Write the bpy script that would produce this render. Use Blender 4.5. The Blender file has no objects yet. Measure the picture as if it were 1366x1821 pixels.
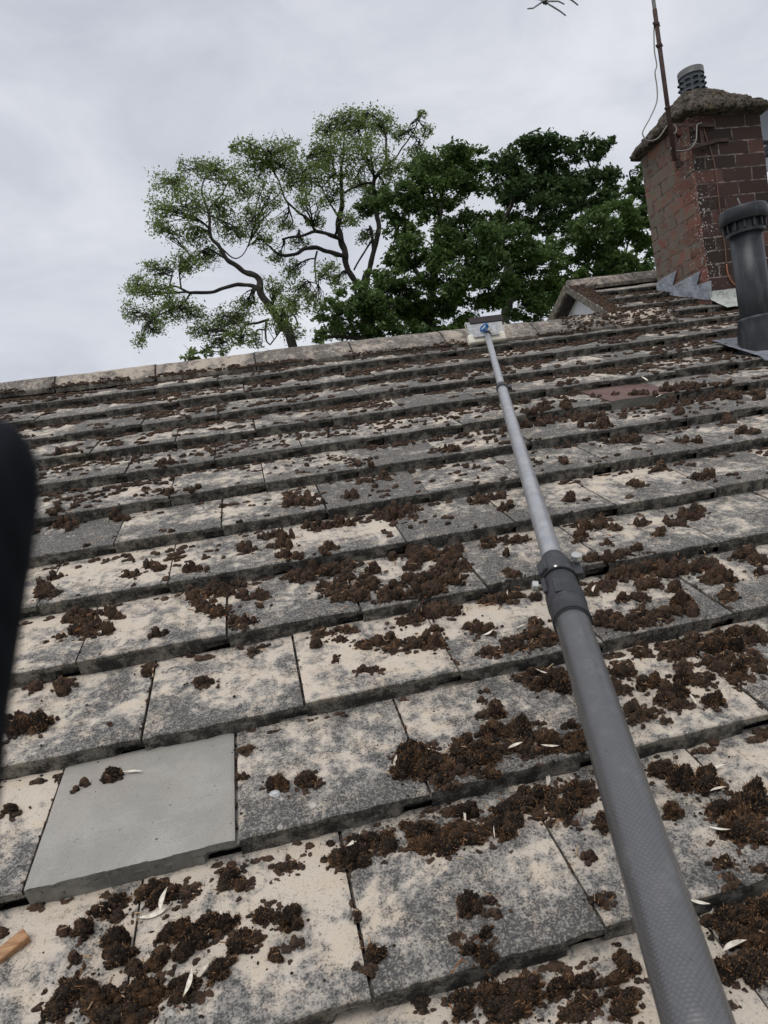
import bpy, math, random
import numpy as np
from mathutils import Vector, noise as mnoise
R = math.radians
rng = random.Random(7)
S = bpy.context.scene
COL = S.collection

# ------------------------------------------------------------------ camera
W = 0.30            # cover width of one roof tile (m)
G = 0.2573839       # exposed length of one course (m)
T = 0.036           # step height of a course
PIT = R(25)
CP, SP = math.cos(PIT), math.sin(PIT)
AW = np.array([[1, 0, 0], [0, CP, -SP], [0, SP, CP]])          # roof axes (u, v, n) as columns
CW = np.array([0.42401, -1.014563, 0.492828])
M = np.array([[0.972344, -0.161040, 0.169154], [-0.174539, -0.019802, 0.984451], [-0.155187, -0.986749, -0.047362]])
FPX = 1200.0
cam_d = bpy.data.cameras.new("camera")
cam = bpy.data.objects.new("camera", cam_d)
COL.objects.link(cam)
from mathutils import Matrix
mw = Matrix.Identity(4)
for r_ in range(3):
    mw[r_][0] = M[r_, 0]; mw[r_][1] = -M[r_, 1]; mw[r_][2] = -M[r_, 2]; mw[r_][3] = CW[r_]
cam.matrix_world = mw
cam_d.sensor_fit = 'VERTICAL'; cam_d.sensor_height = 36; cam_d.sensor_width = 36
cam_d.lens = 36 * FPX / 1821
cam_d.clip_start = 0.02; cam_d.clip_end = 3000
cam_d.dof.use_dof = True
cam_d.dof.focus_distance = 2.2
cam_d.dof.aperture_fstop = 18
S.camera = cam

# ------------------------------------------------------------------ light
S.view_settings.view_transform = 'Standard'; S.view_settings.look = 'None'
S.view_settings.exposure = 0.2; S.view_settings.gamma = 1.0
wd = bpy.data.worlds.new("World"); S.world = wd; wd.use_nodes = True
nt = wd.node_tree; nt.nodes.clear()
def N_(tree, typ, **kw):
    n = tree.nodes.new(typ)
    for k, v in kw.items(): setattr(n, k, v)
    return n
SUN_EL, SUN_ROT = R(62), R(215)
wo = N_(nt, 'ShaderNodeOutputWorld'); wb = N_(nt, 'ShaderNodeBackground'); wb.inputs[1].default_value = 0.1
sky = N_(nt, 'ShaderNodeTexSky', sky_type='NISHITA', sun_disc=False, sun_elevation=SUN_EL, sun_rotation=SUN_ROT)
tc = N_(nt, 'ShaderNodeTexCoord')
mp = N_(nt, 'ShaderNodeMapping'); mp.inputs['Scale'].default_value = (1.0, 1.0, 2.2)
n1 = N_(nt, 'ShaderNodeTexNoise'); n1.inputs['Scale'].default_value = 3.2; n1.inputs['Detail'].default_value = 7; n1.inputs['Roughness'].default_value = .58
n1.inputs['Distortion'].default_value = .4
rp = N_(nt, 'ShaderNodeValToRGB')
rp.color_ramp.elements[0].position = .32; rp.color_ramp.elements[0].color = (4.95, 5.2, 5.85, 1)
rp.color_ramp.elements[1].position = .70; rp.color_ramp.elements[1].color = (7.0, 7.15, 7.55, 1)
mx = N_(nt, 'ShaderNodeMix', data_type='RGBA'); mx.inputs[0].default_value = .93
L = nt.links.new
L(tc.outputs['Generated'], mp.inputs[0]); L(mp.outputs[0], n1.inputs['Vector']); L(n1.outputs['Fac'], rp.inputs[0])
L(sky.outputs[0], mx.inputs[6]); L(rp.outputs[0], mx.inputs[7]); L(mx.outputs[2], wb.inputs[0]); L(wb.outputs[0], wo.inputs[0])
sd = bpy.data.lights.new("sun", 'SUN'); sd.energy = 1.5; sd.angle = R(35); sd.color = (1, .97, .93)
so = bpy.data.objects.new("sun", sd); COL.objects.link(so); so.location = (0, -5, 12)
so.rotation_euler = (R(90) - SUN_EL, 0, R(180) - SUN_ROT + R(0))
S.cycles.use_denoising = True
S.cycles.max_bounces = 5; S.cycles.transparent_max_bounces = 8

# ------------------------------------------------------------------ helpers
def rw(u, v, n=0.0): return AW @ np.array([u, v, n])
def ray(x, y): return M @ np.array([(x - 683) / FPX, (y - 910.5) / FPX, 1.0])
def pix(x, y, d): return CW + ray(x, y) * d
CR = AW.T @ CW
def surf_n(v):
    f = v / G - math.floor(v / G)
    return -T * f
def roofhit(x, y, n=None):
    d = AW.T @ ray(x, y)
    nn = 0.0 if n is None else n
    for _ in range(1 if n is not None else 4):
        t = (nn - CR[2]) / d[2]; X = CR + t * d
        if n is None: nn = surf_n(X[1])
    return X[0], X[1], nn, t
def plane(x, y, P0, Nn):
    r = ray(x, y); t = np.dot(np.array(P0) - CW, Nn) / np.dot(r, Nn); return CW + r * t
def depth(p): return float((M.T @ (np.array(p) - CW))[2])

def tag(o, label=None, cat=None, group=None, kind=None):
    if label: o["label"] = label
    if cat: o["category"] = cat
    if group: o["group"] = group
    if kind: o["kind"] = kind
    return o
def empty(name, loc=(0, 0, 0)):
    o = bpy.data.objects.new(name, None); COL.objects.link(o); o.location = loc
    o.empty_display_size = .05
    return o
class MB:
    def __init__(s): s.v = []; s.f = []
    def add(s, vs, fs):
        b = len(s.v); s.v += [tuple(map(float, p)) for p in vs]; s.f += [tuple(b + i for i in f) for f in fs]
    def box(s, c, ax, ay, az, hx, hy, hz, bev=0.0):
        c = np.array(c, float); ax, ay, az = [np.array(a, float) / np.linalg.norm(a) for a in (ax, ay, az)]
        if bev <= 0:
            vs = [c + ax * i * hx + ay * j * hy + az * k * hz for k in (-1, 1) for j in (-1, 1) for i in (-1, 1)]
            s.add(vs, [(0, 2, 3, 1), (4, 5, 7, 6), (0, 1, 5, 4), (2, 6, 7, 3), (0, 4, 6, 2), (1, 3, 7, 5)])
        else:
            rings = []
            for (k, q) in ((-1, 1), (-1, 0), (1, 0), (1, 1)):
                ins = bev if q else 0
                zz = k * (hz if q else hz - bev)
                x0, y0 = hx - ins, hy - ins
                b = bev
                pts = [(x0 - b, -y0), (x0, -y0 + b), (x0, y0 - b), (x0 - b, y0), (-x0 + b, y0), (-x0, y0 - b), (-x0, -y0 + b), (-x0 + b, -y0)]
                rings.append([c + ax * a + ay * d + az * zz for a, d in pts])
            s.loft(rings, True)
    def loft(s, rings, caps=True, closed=True):
        n = len(rings[0]); vs = [p for r in rings for p in r]; fs = []
        for i in range(len(rings) - 1):
            for j in range(n if closed else n - 1):
                k = (j + 1) % n
                fs.append((i * n + j, i * n + k, (i + 1) * n + k, (i + 1) * n + j))
        if caps:
            fs.append(tuple(range(n))[::-1]); fs.append(tuple((len(rings) - 1) * n + j for j in range(n)))
        s.add(vs, fs)
    def tube(s, pts, rad, seg=8, caps=True):
        pts = [np.array(p, float) for p in pts]
        if not hasattr(rad, '__len__'): rad = [rad] * len(pts)
        rings = []; prev = None
        for i, p in enumerate(pts):
            t = pts[min(i + 1, len(pts) - 1)] - pts[max(i - 1, 0)]
            t = t / (np.linalg.norm(t) + 1e-12)
            if prev is None:
                a = np.array([0, 0, 1.0]) if abs(t[2]) < .9 else np.array([1.0, 0, 0])
                u = np.cross(t, a)
            else:
                u = prev - t * np.dot(prev, t)
            u /= np.linalg.norm(u); prev = u; w = np.cross(t, u)
            rings.append([p + rad[i] * (math.cos(2 * math.pi * k / seg) * u + math.sin(2 * math.pi * k / seg) * w) for k in range(seg)])
        s.loft(rings, caps)
    def lathe(s, base, axis, prof, seg=24, caps=True):
        axis = np.array(axis, float); axis /= np.linalg.norm(axis)
        a = np.array([1.0, 0, 0]) if abs(axis[0]) < .9 else np.array([0, 1.0, 0])
        u = np.cross(axis, a); u /= np.linalg.norm(u); w = np.cross(axis, u)
        base = np.array(base, float)
        rings = [[base + axis * h + r * (math.cos(2 * math.pi * k / seg) * u + math.sin(2 * math.pi * k / seg) * w) for k in range(seg)] for r, h in prof]
        s.loft(rings, caps)
    def build(s, name, mat, parent=None, smooth=False):
        me = bpy.data.meshes.new(name); me.from_pydata(s.v, [], s.f); me.update()
        o = bpy.data.objects.new(name, me); COL.objects.link(o)
        if mat: me.materials.append(mat)
        if smooth: me.polygons.foreach_set('use_smooth', [True] * len(me.polygons))
        if parent: put(o, parent)
        return o
def put(o, parent):
    o.parent = parent
    loc = parent.location
    p = parent
    tot = Vector((0, 0, 0))
    while p is not None: tot += p.location; p = p.parent
    o.location = -tot       # meshes are written in world coordinates
def smooth_path(pts, n=6):
    pts = [np.array(p, float) for p in pts]; out = []
    for i in range(len(pts) - 1):
        p0, p1, p2, p3 = pts[max(i - 1, 0)], pts[i], pts[i + 1], pts[min(i + 2, len(pts) - 1)]
        for k in range(n):
            t = k / n
            out.append(.5 * ((2 * p1) + (-p0 + p2) * t + (2 * p0 - 5 * p1 + 4 * p2 - p3) * t * t + (-p0 + 3 * p1 - 3 * p2 + p3) * t ** 3))
    out.append(pts[-1]); return out

# ------------------------------------------------------------------ materials
def newmat(name, rough=.8, metal=0.0, color=None, spec=None):
    m = bpy.data.materials.new(name); m.use_nodes = True
    t = m.node_tree; b = t.nodes['Principled BSDF']
    b.inputs['Roughness'].default_value = rough; b.inputs['Metallic'].default_value = metal
    if color: b.inputs['Base Color'].default_value = (*color, 1)
    if spec is not None: b.inputs['Specular IOR Level'].default_value = spec
    return m, t, b
def noise_n(t, vec, scale, detail=4, rough=.55, dist=0.0):
    n = N_(t, 'ShaderNodeTexNoise'); n.inputs['Scale'].default_value = scale; n.inputs['Detail'].default_value = detail
    n.inputs['Roughness'].default_value = rough; n.inputs['Distortion'].default_value = dist
    if vec is not None: t.links.new(vec, n.inputs['Vector'])
    return n.outputs['Fac']
def math_n(t, op, a, b=None, clamp=False):
    n = N_(t, 'ShaderNodeMath', operation=op); n.use_clamp = clamp
    for i, q in enumerate((a, b)):
        if q is None: continue
        if isinstance(q, (int, float)): n.inputs[i].default_value = q
        else: t.links.new(q, n.inputs[i])
    return n.outputs[0]
def mapr(t, a, f0, f1, t0=0.0, t1=1.0, smooth=True):
    n = N_(t, 'ShaderNodeMapRange'); n.interpolation_type = 'SMOOTHSTEP' if smooth else 'LINEAR'
    t.links.new(a, n.inputs['Value'])
    for k, q in (('From Min', f0), ('From Max', f1), ('To Min', t0), ('To Max', t1)):
        if isinstance(q, (int, float)): n.inputs[k].default_value = q
        else: t.links.new(q, n.inputs[k])
    return n.outputs['Result']
def mixc(t, fac, a, b, blend='MIX'):
    n = N_(t, 'ShaderNodeMix', data_type='RGBA', blend_type=blend)
    for i, q in ((0, fac), (6, a), (7, b)):
        if isinstance(q, (int, float)): n.inputs[i].default_value = q
        elif isinstance(q, tuple): n.inputs[i].default_value = (*q, 1)
        else: t.links.new(q, n.inputs[i])
    return n.outputs[2]
def bump_n(t, b, h, strength=.5, dist=.002):
    n = N_(t, 'ShaderNodeBump'); n.inputs['Strength'].default_value = strength; n.inputs['Distance'].default_value = dist
    t.links.new(h, n.inputs['Height']); t.links.new(n.outputs[0], b.inputs['Normal'])
def posn(t): return N_(t, 'ShaderNodeNewGeometry').outputs['Position']
def attr(t, name):
    a = N_(t, 'ShaderNodeAttribute', attribute_name=name)
    s = N_(t, 'ShaderNodeSeparateColor'); t.links.new(a.outputs['Color'], s.inputs[0])
    return s.outputs

def tile_material(name, light, mid, dark, bias=0.0, yb=.085):
    m, t, b = newmat(name, .9, spec=.25)
    P = posn(t); A = attr(t, 'tile')     # R random per tile, G distance from the lower edge, B edge face
    off = N_(t, 'ShaderNodeCombineXYZ')
    t.links.new(math_n(t, 'MULTIPLY', A[0], 37.0), off.inputs[0]); t.links.new(math_n(t, 'MULTIPLY', A[0], 91.0), off.inputs[1])
    va = N_(t, 'ShaderNodeVectorMath', operation='ADD'); t.links.new(P, va.inputs[0]); t.links.new(off.outputs[0], va.inputs[1])
    V = va.outputs[0]
    low = noise_n(t, V, 7.5, 4, .6, .7)
    med = noise_n(t, V, 42, 4, .6)
    fine = noise_n(t, P, 330, 4, .75)
    fine2 = noise_n(t, P, 140, 4, .8)
    edge = mapr(t, A[1], 0.0, .5, .13, -.04)
    cov = math_n(t, 'ADD', math_n(t, 'ADD', low, edge), math_n(t, 'MULTIPLY', math_n(t, 'SUBTRACT', med, .5), .75))
    cov = math_n(t, 'ADD', cov, math_n(t, 'MULTIPLY', math_n(t, 'SUBTRACT', A[0], .5), .2))
    ms_ = N_(t, 'ShaderNodeMapping'); ms_.inputs['Scale'].default_value = (46, 5, 5); t.links.new(V, ms_.inputs[0])
    cov = math_n(t, 'ADD', cov, math_n(t, 'MULTIPLY', math_n(t, 'SUBTRACT', noise_n(t, ms_.outputs[0], 1, 4, .6), .5), .22))
    ring_ = N_(t, 'ShaderNodeTexVoronoi'); ring_.inputs['Scale'].default_value = 15; t.links.new(V, ring_.inputs['Vector'])
    rd_ = math_n(t, 'ADD', ring_.outputs['Distance'], math_n(t, 'MULTIPLY', math_n(t, 'SUBTRACT', med, .5), .25))
    cov = math_n(t, 'ADD', cov, math_n(t, 'MULTIPLY', mapr(t, math_n(t, 'ABSOLUTE', math_n(t, 'SUBTRACT', rd_, .26)), .07, .0), mapr(t, noise_n(t, V, 6, 2), .52, .62, 0, .13)))
    sp_ = N_(t, 'ShaderNodeSeparateXYZ'); t.links.new(P, sp_.inputs[0])
    cov = math_n(t, 'ADD', cov, mapr(t, sp_.outputs[1], .2, 1.6, bias, bias + yb))
    cov = mapr(t, cov, .33, .66, 0.0, 1.0, False)
    grain = math_n(t, 'ADD', math_n(t, 'MULTIPLY', fine, .6), math_n(t, 'MULTIPLY', fine2, .4))
    # black algae grains where coverage is high, bare cream concrete where it is low
    thr = mapr(t, cov, 0, 1, .385, .53, False)
    g = math_n(t, 'SUBTRACT', thr, grain)
    g = mapr(t, g, -.09, .07)
    c = mixc(t, mapr(t, cov, .0, .75, 0, .9), light, mid)
    c = mixc(t, mapr(t, fine2, .5, .72, 0, .5), c, (light[0] * .72, light[1] * .70, light[2] * .68))
    c = mixc(t, mapr(t, noise_n(t, V, 22, 3), .45, .7, 0, .5), c, (light[0] * 1.02, light[1] * .95, light[2] * .86))
    c = mixc(t, g, c, dark)
    # pale lichen dots
    vor = N_(t, 'ShaderNodeTexVoronoi'); vor.inputs['Scale'].default_value = 26; vor.inputs['Randomness'].default_value = 1
    t.links.new(V, vor.inputs['Vector'])
    dot = math_n(t, 'MULTIPLY', mapr(t, vor.outputs['Distance'], .16, .10), mapr(t, noise_n(t, V, 5, 2), .55, .62))
    c = mixc(t, math_n(t, 'MULTIPLY', dot, .55), c, (.56, .54, .49))
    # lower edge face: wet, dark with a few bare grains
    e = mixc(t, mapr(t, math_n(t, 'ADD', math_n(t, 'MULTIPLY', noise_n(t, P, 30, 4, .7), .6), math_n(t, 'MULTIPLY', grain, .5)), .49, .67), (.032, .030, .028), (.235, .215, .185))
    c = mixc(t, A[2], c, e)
    t.links.new(c, b.inputs['Base Color'])
    h = math_n(t, 'ADD', grain, math_n(t, 'MULTIPLY', med, .6))
    bump_n(t, b, h, .85, .003)
    return m
M_TILE = tile_material('weathered_concrete', (.57, .50, .415), (.265, .255, .24), (.07, .068, .066))
M_RIDGE = tile_material('ridge_concrete', (.44, .375, .31), (.27, .245, .22), (.075, .066, .058), .03, 0.0)
M_BACK = newmat('dark_underlay', .95, color=(.03, .027, .024))[0]

def speck_mat(name, base, base2, dark, amount=.5, rough=.75, sc=180, big=9):
    m, t, b = newmat(name, rough, spec=.3); P = posn(t)
    c = mixc(t, mapr(t, noise_n(t, P, big, 4, .6, .5), .38, .66), base, base2)
    c = mixc(t, math_n(t, 'MULTIPLY', mapr(t, noise_n(t, P, sc, 3, .7), .58, .7), amount), c, dark)
    t.links.new(c, b.inputs['Base Color']); bump_n(t, b, noise_n(t, P, sc * .7, 4, .7), .3, .0015)
    return m
m_, t_, b_ = newmat('new_grey_concrete', .85, spec=.25); M_NEWTILE = m_
P_ = posn(t_); mp_ = N_(t_, 'ShaderNodeMapping'); mp_.inputs['Rotation'].default_value = (0, 0, .5); mp_.inputs['Scale'].default_value = (14, 110, 60); t_.links.new(P_, mp_.inputs[0])
c_ = mixc(t_, mapr(t_, noise_n(t_, P_, 9, 5, .65, .6), .36, .66), (.285, .275, .25), (.35, .335, .305))
c_ = mixc(t_, mapr(t_, noise_n(t_, P_, 5, 3, .6), .5, .7, 0, .5), c_, (.33, .285, .245))
c_ = mixc(t_, mapr(t_, noise_n(t_, mp_.outputs[0], 1, 4, .75), .55, .78, 0, .4), c_, (.44, .43, .40))
gr_ = noise_n(t_, P_, 420, 3, .8)
c_ = mixc(t_, mapr(t_, gr_, .52, .66, 0, .55), c_, (.17, .16, .145))
c_ = mixc(t_, mapr(t_, noise_n(t_, P_, 55, 3, .7), .66, .72, 0, .6), c_, (.15, .13, .11))
t_.links.new(c_, b_.inputs['Base Color']); bump_n(t_, b_, math_n(t_, 'ADD', gr_, noise_n(t_, P_, 90, 4, .7)), .55, .002)
M_NEWEDGE = speck_mat('grey_cut_edge', (.17, .163, .145), (.25, .24, .215), (.05, .05, .045), .8, .85, 120, 20)
M_BROWN = speck_mat('brown_concrete', (.125, .075, .066), (.155, .10, .088), (.07, .045, .04), .5, .7, 200, 14)
M_LEAD = speck_mat('lead_sheet', (.23, .25, .29), (.37, .39, .43), (.14, .15, .16), .4, .5, 60, 10)
M_LEADDK = speck_mat('dull_lead', (.13, .14, .165), (.22, .235, .265), (.08, .08, .085), .5, .5, 70, 14)
M_LEADMOSS = speck_mat('stained_lead', (.36, .38, .36), (.45, .46, .42), (.16, .18, .10), .5, .6, 40, 12)
M_MORTAR = speck_mat('mortar', (.09, .078, .062), (.24, .21, .17), (.035, .032, .03), .8, .9, 120, 30)
M_WHITE = speck_mat('white_cladding', (.62, .62, .64), (.7, .7, .71), (.4, .4, .4), .3, .5, 30, 3)
M_BLACKPL = speck_mat('black_plastic', (.020, .022, .027), (.034, .037, .043), (.075, .075, .08), .25, .42, 120, 12)
for m_ in (M_BLACKPL,):
    t_ = m_.node_tree; b_ = t_.nodes['Principled BSDF']; src = b_.inputs['Base Color'].links[0].from_socket
    mv = N_(t_, 'ShaderNodeMapping'); mv.inputs['Scale'].default_value = (22, 22, 3); t_.links.new(posn(t_), mv.inputs[0])
    c_ = mixc(t_, mapr(t_, noise_n(t_, mv.outputs[0], 1, 5, .7), .48, .72, 0, .5), src, (.095, .10, .105))
    t_.links.new(c_, b_.inputs['Base Color'])
for m_ in (M_LEAD, M_LEADMOSS, M_LEADDK):
    t_ = m_.node_tree; b_ = t_.nodes['Principled BSDF']; src = b_.inputs['Base Color'].links[0].from_socket
    c_ = mixc(t_, mapr(t_, noise_n(t_, posn(t_), 22, 5, .75), .5, .68, 0, .6), src, (.12, .115, .105))
    t_.links.new(c_, b_.inputs['Base Color']); bump_n(t_, b_, noise_n(t_, posn(t_), 26, 3, .6), .9, .012)
M_GAPSHADE = newmat('gap_shade_black', .8, color=(.006, .006, .007))[0]  # near-black colour painting the shade inside the clamp gaps
M_COWL = speck_mat('grey_cowl', (.062, .072, .088), (.095, .105, .12), (.03, .03, .03), .4, .45, 90, 14)
M_COWLTOP = speck_mat('cowl_rim_metal', (.15, .155, .155), (.24, .245, .24), (.07, .07, .07), .6, .5, 90, 14)
M_RUST = speck_mat('rusty_steel', (.042, .025, .022), (.07, .04, .033), (.03, .02, .018), .6, .75, 200, 25)
M_GALV = speck_mat('galvanised_steel', (.45, .45, .45), (.56, .56, .56), (.3, .3, .3), .4, .4, 120, 20)
M_CABLE = newmat('grey_cable', .55, color=(.21, .2, .18))[0]
M_BROWNCABLE = newmat('brown_cable', .55, color=(.12, .062, .04))[0]
M_ORANGECABLE = newmat('orange_cable', .5, color=(.33, .13, .07))[0]
M_ALU = newmat('dull_aluminium', .45, .6, (.33, .34, .36))[0]
M_DISH = speck_mat('dish_grey', (.30, .32, .38), (.34, .36, .42), (.2, .2, .22), .2, .5, 60, 5)
M_FOAM = speck_mat('cream_foam', (.70, .66, .55), (.76, .72, .62), (.5, .46, .36), .3, .8, 160, 14)
M_BLUE = newmat('blue_cord', .6, color=(.03, .16, .42))[0]
M_STRAND = newmat('frayed_cord', .8, color=(.6, .57, .5))[0]
M_RUBBER = newmat('brown_black_rubber', .6, color=(.03, .018, .02))[0]
M_STEEL = newmat('bolt_steel', .3, .8, (.62, .61, .58))[0]
m_, t_, b_ = newmat('scraper_plate', .35, 0, (.42, .43, .45)); M_PLATE = m_
c_ = mixc(t_, mapr(t_, noise_n(t_, posn(t_), 60, 4, .7), .4, .65), (.36, .365, .38), (.55, .55, .55)); t_.links.new(c_, b_.inputs['Base Color'])
M_GRASS = speck_mat('grass_green', (.06, .09, .03), (.08, .11, .04), (.03, .05, .02), .6, .9, 8, 1)
M_RENDER = speck_mat('house_brick', (.25, .13, .09), (.3, .16, .11), (.12, .07, .05), .6, .85, 30, 4)

# carbon-fibre pole
def pole_mat():
    m, t, b = newmat('carbon_fibre', .36, .55, spec=.6)
    uv = N_(t, 'ShaderNodeUVMap').outputs[0]
    sx = N_(t, 'ShaderNodeSeparateXYZ'); t.links.new(uv, sx.inputs[0])
    ring = math_n(t, 'SINE', math_n(t, 'MULTIPLY', sx.outputs[1], 2 * math.pi * 310))
    ch = N_(t, 'ShaderNodeTexChecker'); ch.inputs['Scale'].default_value = 1
    mpn = N_(t, 'ShaderNodeMapping'); mpn.inputs['Scale'].default_value = (62, 310, 1); t.links.new(uv, mpn.inputs[0]); t.links.new(mpn.outputs[0], ch.inputs['Vector'])
    P = posn(t)
    dirt = mapr(t, noise_n(t, P, 35, 5, .7), .5, .72)
    c = mixc(t, math_n(t, 'MULTIPLY', ch.outputs['Fac'], .5), (.125, .124, .128), (.175, .173, .178))
    c = mixc(t, math_n(t, 'MULTIPLY', dirt, .5), c, (.21, .205, .20))
    mq = N_(t, 'ShaderNodeMapping'); mq.inputs['Scale'].default_value = (90, 5, 1); t.links.new(uv, mq.inputs[0])
    c = mixc(t, mapr(t, noise_n(t, mq.outputs[0], 1, 4, .7), .66, .74, 0, .45), c, (.30, .295, .29))
    mq2 = N_(t, 'ShaderNodeMapping'); mq2.inputs['Scale'].default_value = (9, 60, 1); t.links.new(uv, mq2.inputs[0])
    c = mixc(t, mapr(t, noise_n(t, mq2.outputs[0], 1, 5, .75), .63, .70, 0, .5), c, (.07, .055, .045))
    t.links.new(c, b.inputs['Base Color'])
    t.links.new(mapr(t, noise_n(t, P, 20, 4), .3, .7, .24, .40), b.inputs['Roughness'])
    bump_n(t, b, ring, .16, .0006)
    return m
M_POLE = pole_mat()
m_, t_, b_ = newmat('silver_grey_tube', .33, .5); M_POLE2 = m_
c_ = mixc(t_, mapr(t_, noise_n(t_, posn(t_), 30, 4, .7), .4, .65), (.36, .36, .375), (.45, .45, .465)); t_.links.new(c_, b_.inputs['Base Color'])
M_CLAMP = speck_mat('clamp_plastic', (.032, .032, .036), (.05, .05, .054), (.11, .11, .11), .3, .5, 200, 30)

def moss_mat(name, dark, brown, orange, oamt):
    m, t, b = newmat(name, .97, spec=.12)
    oi = N_(t, 'ShaderNodeObjectInfo'); tcn = N_(t, 'ShaderNodeTexCoord')
    P = posn(t)
    f = noise_n(t, P, 260, 4, .75); g = noise_n(t, P, 60, 4, .7)
    c = mixc(t, mapr(t, math_n(t, 'ADD', f, math_n(t, 'MULTIPLY', math_n(t, 'SUBTRACT', noise_n(t, P, 28, 2), .5), .45)), .40, .64), dark, brown)
    o = math_n(t, 'ADD', g, math_n(t, 'MULTIPLY', math_n(t, 'SUBTRACT', oi.outputs['Random'], .5), .22))
    c = mixc(t, math_n(t, 'MULTIPLY', mapr(t, o, .52, .68), oamt), c, orange)
    c = mixc(t, mapr(t, noise_n(t, P, 420, 2, .6), .66, .74, 0, .45), c, (.30, .17, .08))
    t.links.new(c, b.inputs['Base Color'])
    bump_n(t, b, f, 1.0, .004)
    return m
M_MOSS = moss_mat('dark_moss', (.016, .0128, .011), (.070, .051, .039), (.19, .105, .055), .5)
M_MOSSRED = moss_mat('dry_red_moss', (.023, .0185, .016), (.074, .056, .044), (.15, .088, .056), .5)
M_FIB = newmat('moss_fibre', .9, color=(.30, .165, .08))[0]
m_, t_, b_ = newmat('tan_litter', .9, spec=.15); M_TAN = m_
ri_ = N_(t_, 'ShaderNodeNewGeometry').outputs['Random Per Island']
c_ = mixc(t_, mapr(t_, ri_, .45, .9), (.20, .095, .045), (.40, .29, .18)); t_.links.new(c_, b_.inputs['Base Color'])
m_, t_, b_ = newmat('dry_leaf', .7, spec=.2); M_LEAFDRY = m_
c_ = mixc(t_, mapr(t_, noise_n(t_, posn(t_), 120, 3, .6), .35, .65), (.52, .46, .37), (.74, .69, .60)); t_.links.new(c_, b_.inputs['Base Color'])
m_, t_, b_ = newmat('raw_wood', .8, spec=.2); M_CHIP = m_
mp_ = N_(t_, 'ShaderNodeMapping'); mp_.inputs['Scale'].default_value = (30, 400, 400); t_.links.new(posn(t_), mp_.inputs[0])
c_ = mixc(t_, mapr(t_, noise_n(t_, mp_.outputs[0], 1, 4, .7), .35, .65), (.26, .135, .07), (.42, .25, .135)); t_.links.new(c_, b_.inputs['Base Color'])

def brick_mat():
    m, t, b = newmat('old_red_brick', .9, spec=.2)
    uv = N_(t, 'ShaderNodeUVMap').outputs[0]
    br = N_(t, 'ShaderNodeTexBrick')
    br.offset = .5; br.inputs['Scale'].default_value = 1.0
    br.inputs['Brick Width'].default_value = .205; br.inputs['Row Height'].default_value = .0795
    br.inputs['Mortar Size'].default_value = .0052; br.inputs['Mortar Smooth'].default_value = .3; br.inputs['Bias'].default_value = 0
    br.inputs['Color1'].default_value = (0, 0, 0, 1); br.inputs['Color2'].default_value = (1, 1, 1, 1); br.inputs['Mortar'].default_value = (.5, .5, .5, 1)
    wv = N_(t, 'ShaderNodeTexNoise'); wv.inputs['Scale'].default_value = 12; t.links.new(uv, wv.inputs['Vector'])
    vm = N_(t, 'ShaderNodeVectorMath', operation='MULTIPLY_ADD'); t.links.new(wv.outputs['Color'], vm.inputs[0]); vm.inputs[1].default_value = (.008, .008, 0); t.links.new(uv, vm.inputs[2])
    t.links.new(vm.outputs[0], br.inputs['Vector'])
    sc = N_(t, 'ShaderNodeSeparateColor'); t.links.new(br.outputs['Color'], sc.inputs[0]); rnd = sc.outputs[0]
    mort = br.outputs['Fac']
    P = posn(t)
    side = attr(t, 'side')[0]                    # 1 on the front face, where the bricks are coloured darkest
    fine = noise_n(t, P, 90, 4, .7); low = noise_n(t, P, 9, 4, .6)
    red = mixc(t, rnd, (.135, .068, .053), (.285, .115, .084))
    red = mixc(t, mapr(t, fine, .4, .7, 0, .5), red, (.07, .035, .03))
    front_brick = mixc(t, rnd, (.028, .021, .019), (.066, .038, .032))
    front_brick = mixc(t, mapr(t, math_n(t, 'ADD', rnd, math_n(t, 'MULTIPLY', low, .3)), .98, 1.08, 0, .8), front_brick, (.125, .06, .05))
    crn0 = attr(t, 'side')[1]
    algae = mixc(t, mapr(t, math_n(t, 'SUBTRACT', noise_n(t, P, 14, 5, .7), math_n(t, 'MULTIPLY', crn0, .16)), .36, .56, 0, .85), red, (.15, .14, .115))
    c = mixc(t, side, algae, front_brick)
    mc = mixc(t, mapr(t, noise_n(t, P, 25, 3), .4, .65), mixc(t, side, (.055, .043, .036), (.09, .072, .066)), mixc(t, side, (.24, .19, .16), (.25, .20, .18)))
    c = mixc(t, math_n(t, 'MULTIPLY', mort, mapr(t, noise_n(t, P, 18, 3), .35, .55, .25, 1)), c, mc)
    # white lichen, thick near the corner
    vor = N_(t, 'ShaderNodeTexVoronoi'); vor.inputs['Scale'].default_value = 70; t.links.new(P, vor.inputs['Vector'])
    crn = attr(t, 'side')[1]
    dots = mapr(t, math_n(t, 'ADD', vor.outputs['Distance'], math_n(t, 'MULTIPLY', noise_n(t, P, 60, 2), .5)), .60, .46)
    sel = mapr(t, math_n(t, 'ADD', noise_n(t, P, 17, 4, .75), math_n(t, 'MULTIPLY', crn, .2)), .62, .70)
    c = mixc(t, math_n(t, 'MULTIPLY', math_n(t, 'MULTIPLY', dots, sel), .9), c, (.48, .47, .45))
    # green-yellow growth near the foot of the left face
    gz = attr(t, 'side')[2]
    c = mixc(t, math_n(t, 'MULTIPLY', mapr(t, math_n(t, 'ADD', gz, math_n(t, 'MULTIPLY', low, .5)), .95, 1.3), .6), c, (.17, .14, .055))
    t.links.new(c, b.inputs['Base Color'])
    h = math_n(t, 'ADD', math_n(t, 'MULTIPLY', mort, -1.0), math_n(t, 'MULTIPLY', fine, .35))
    bump_n(t, b, h, 1.0, .009)
    return m
M_BRICK = brick_mat()
m_, t_, b_ = newmat('mossy_mortar_cap', .95, spec=.15); M_CAP = m_
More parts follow.
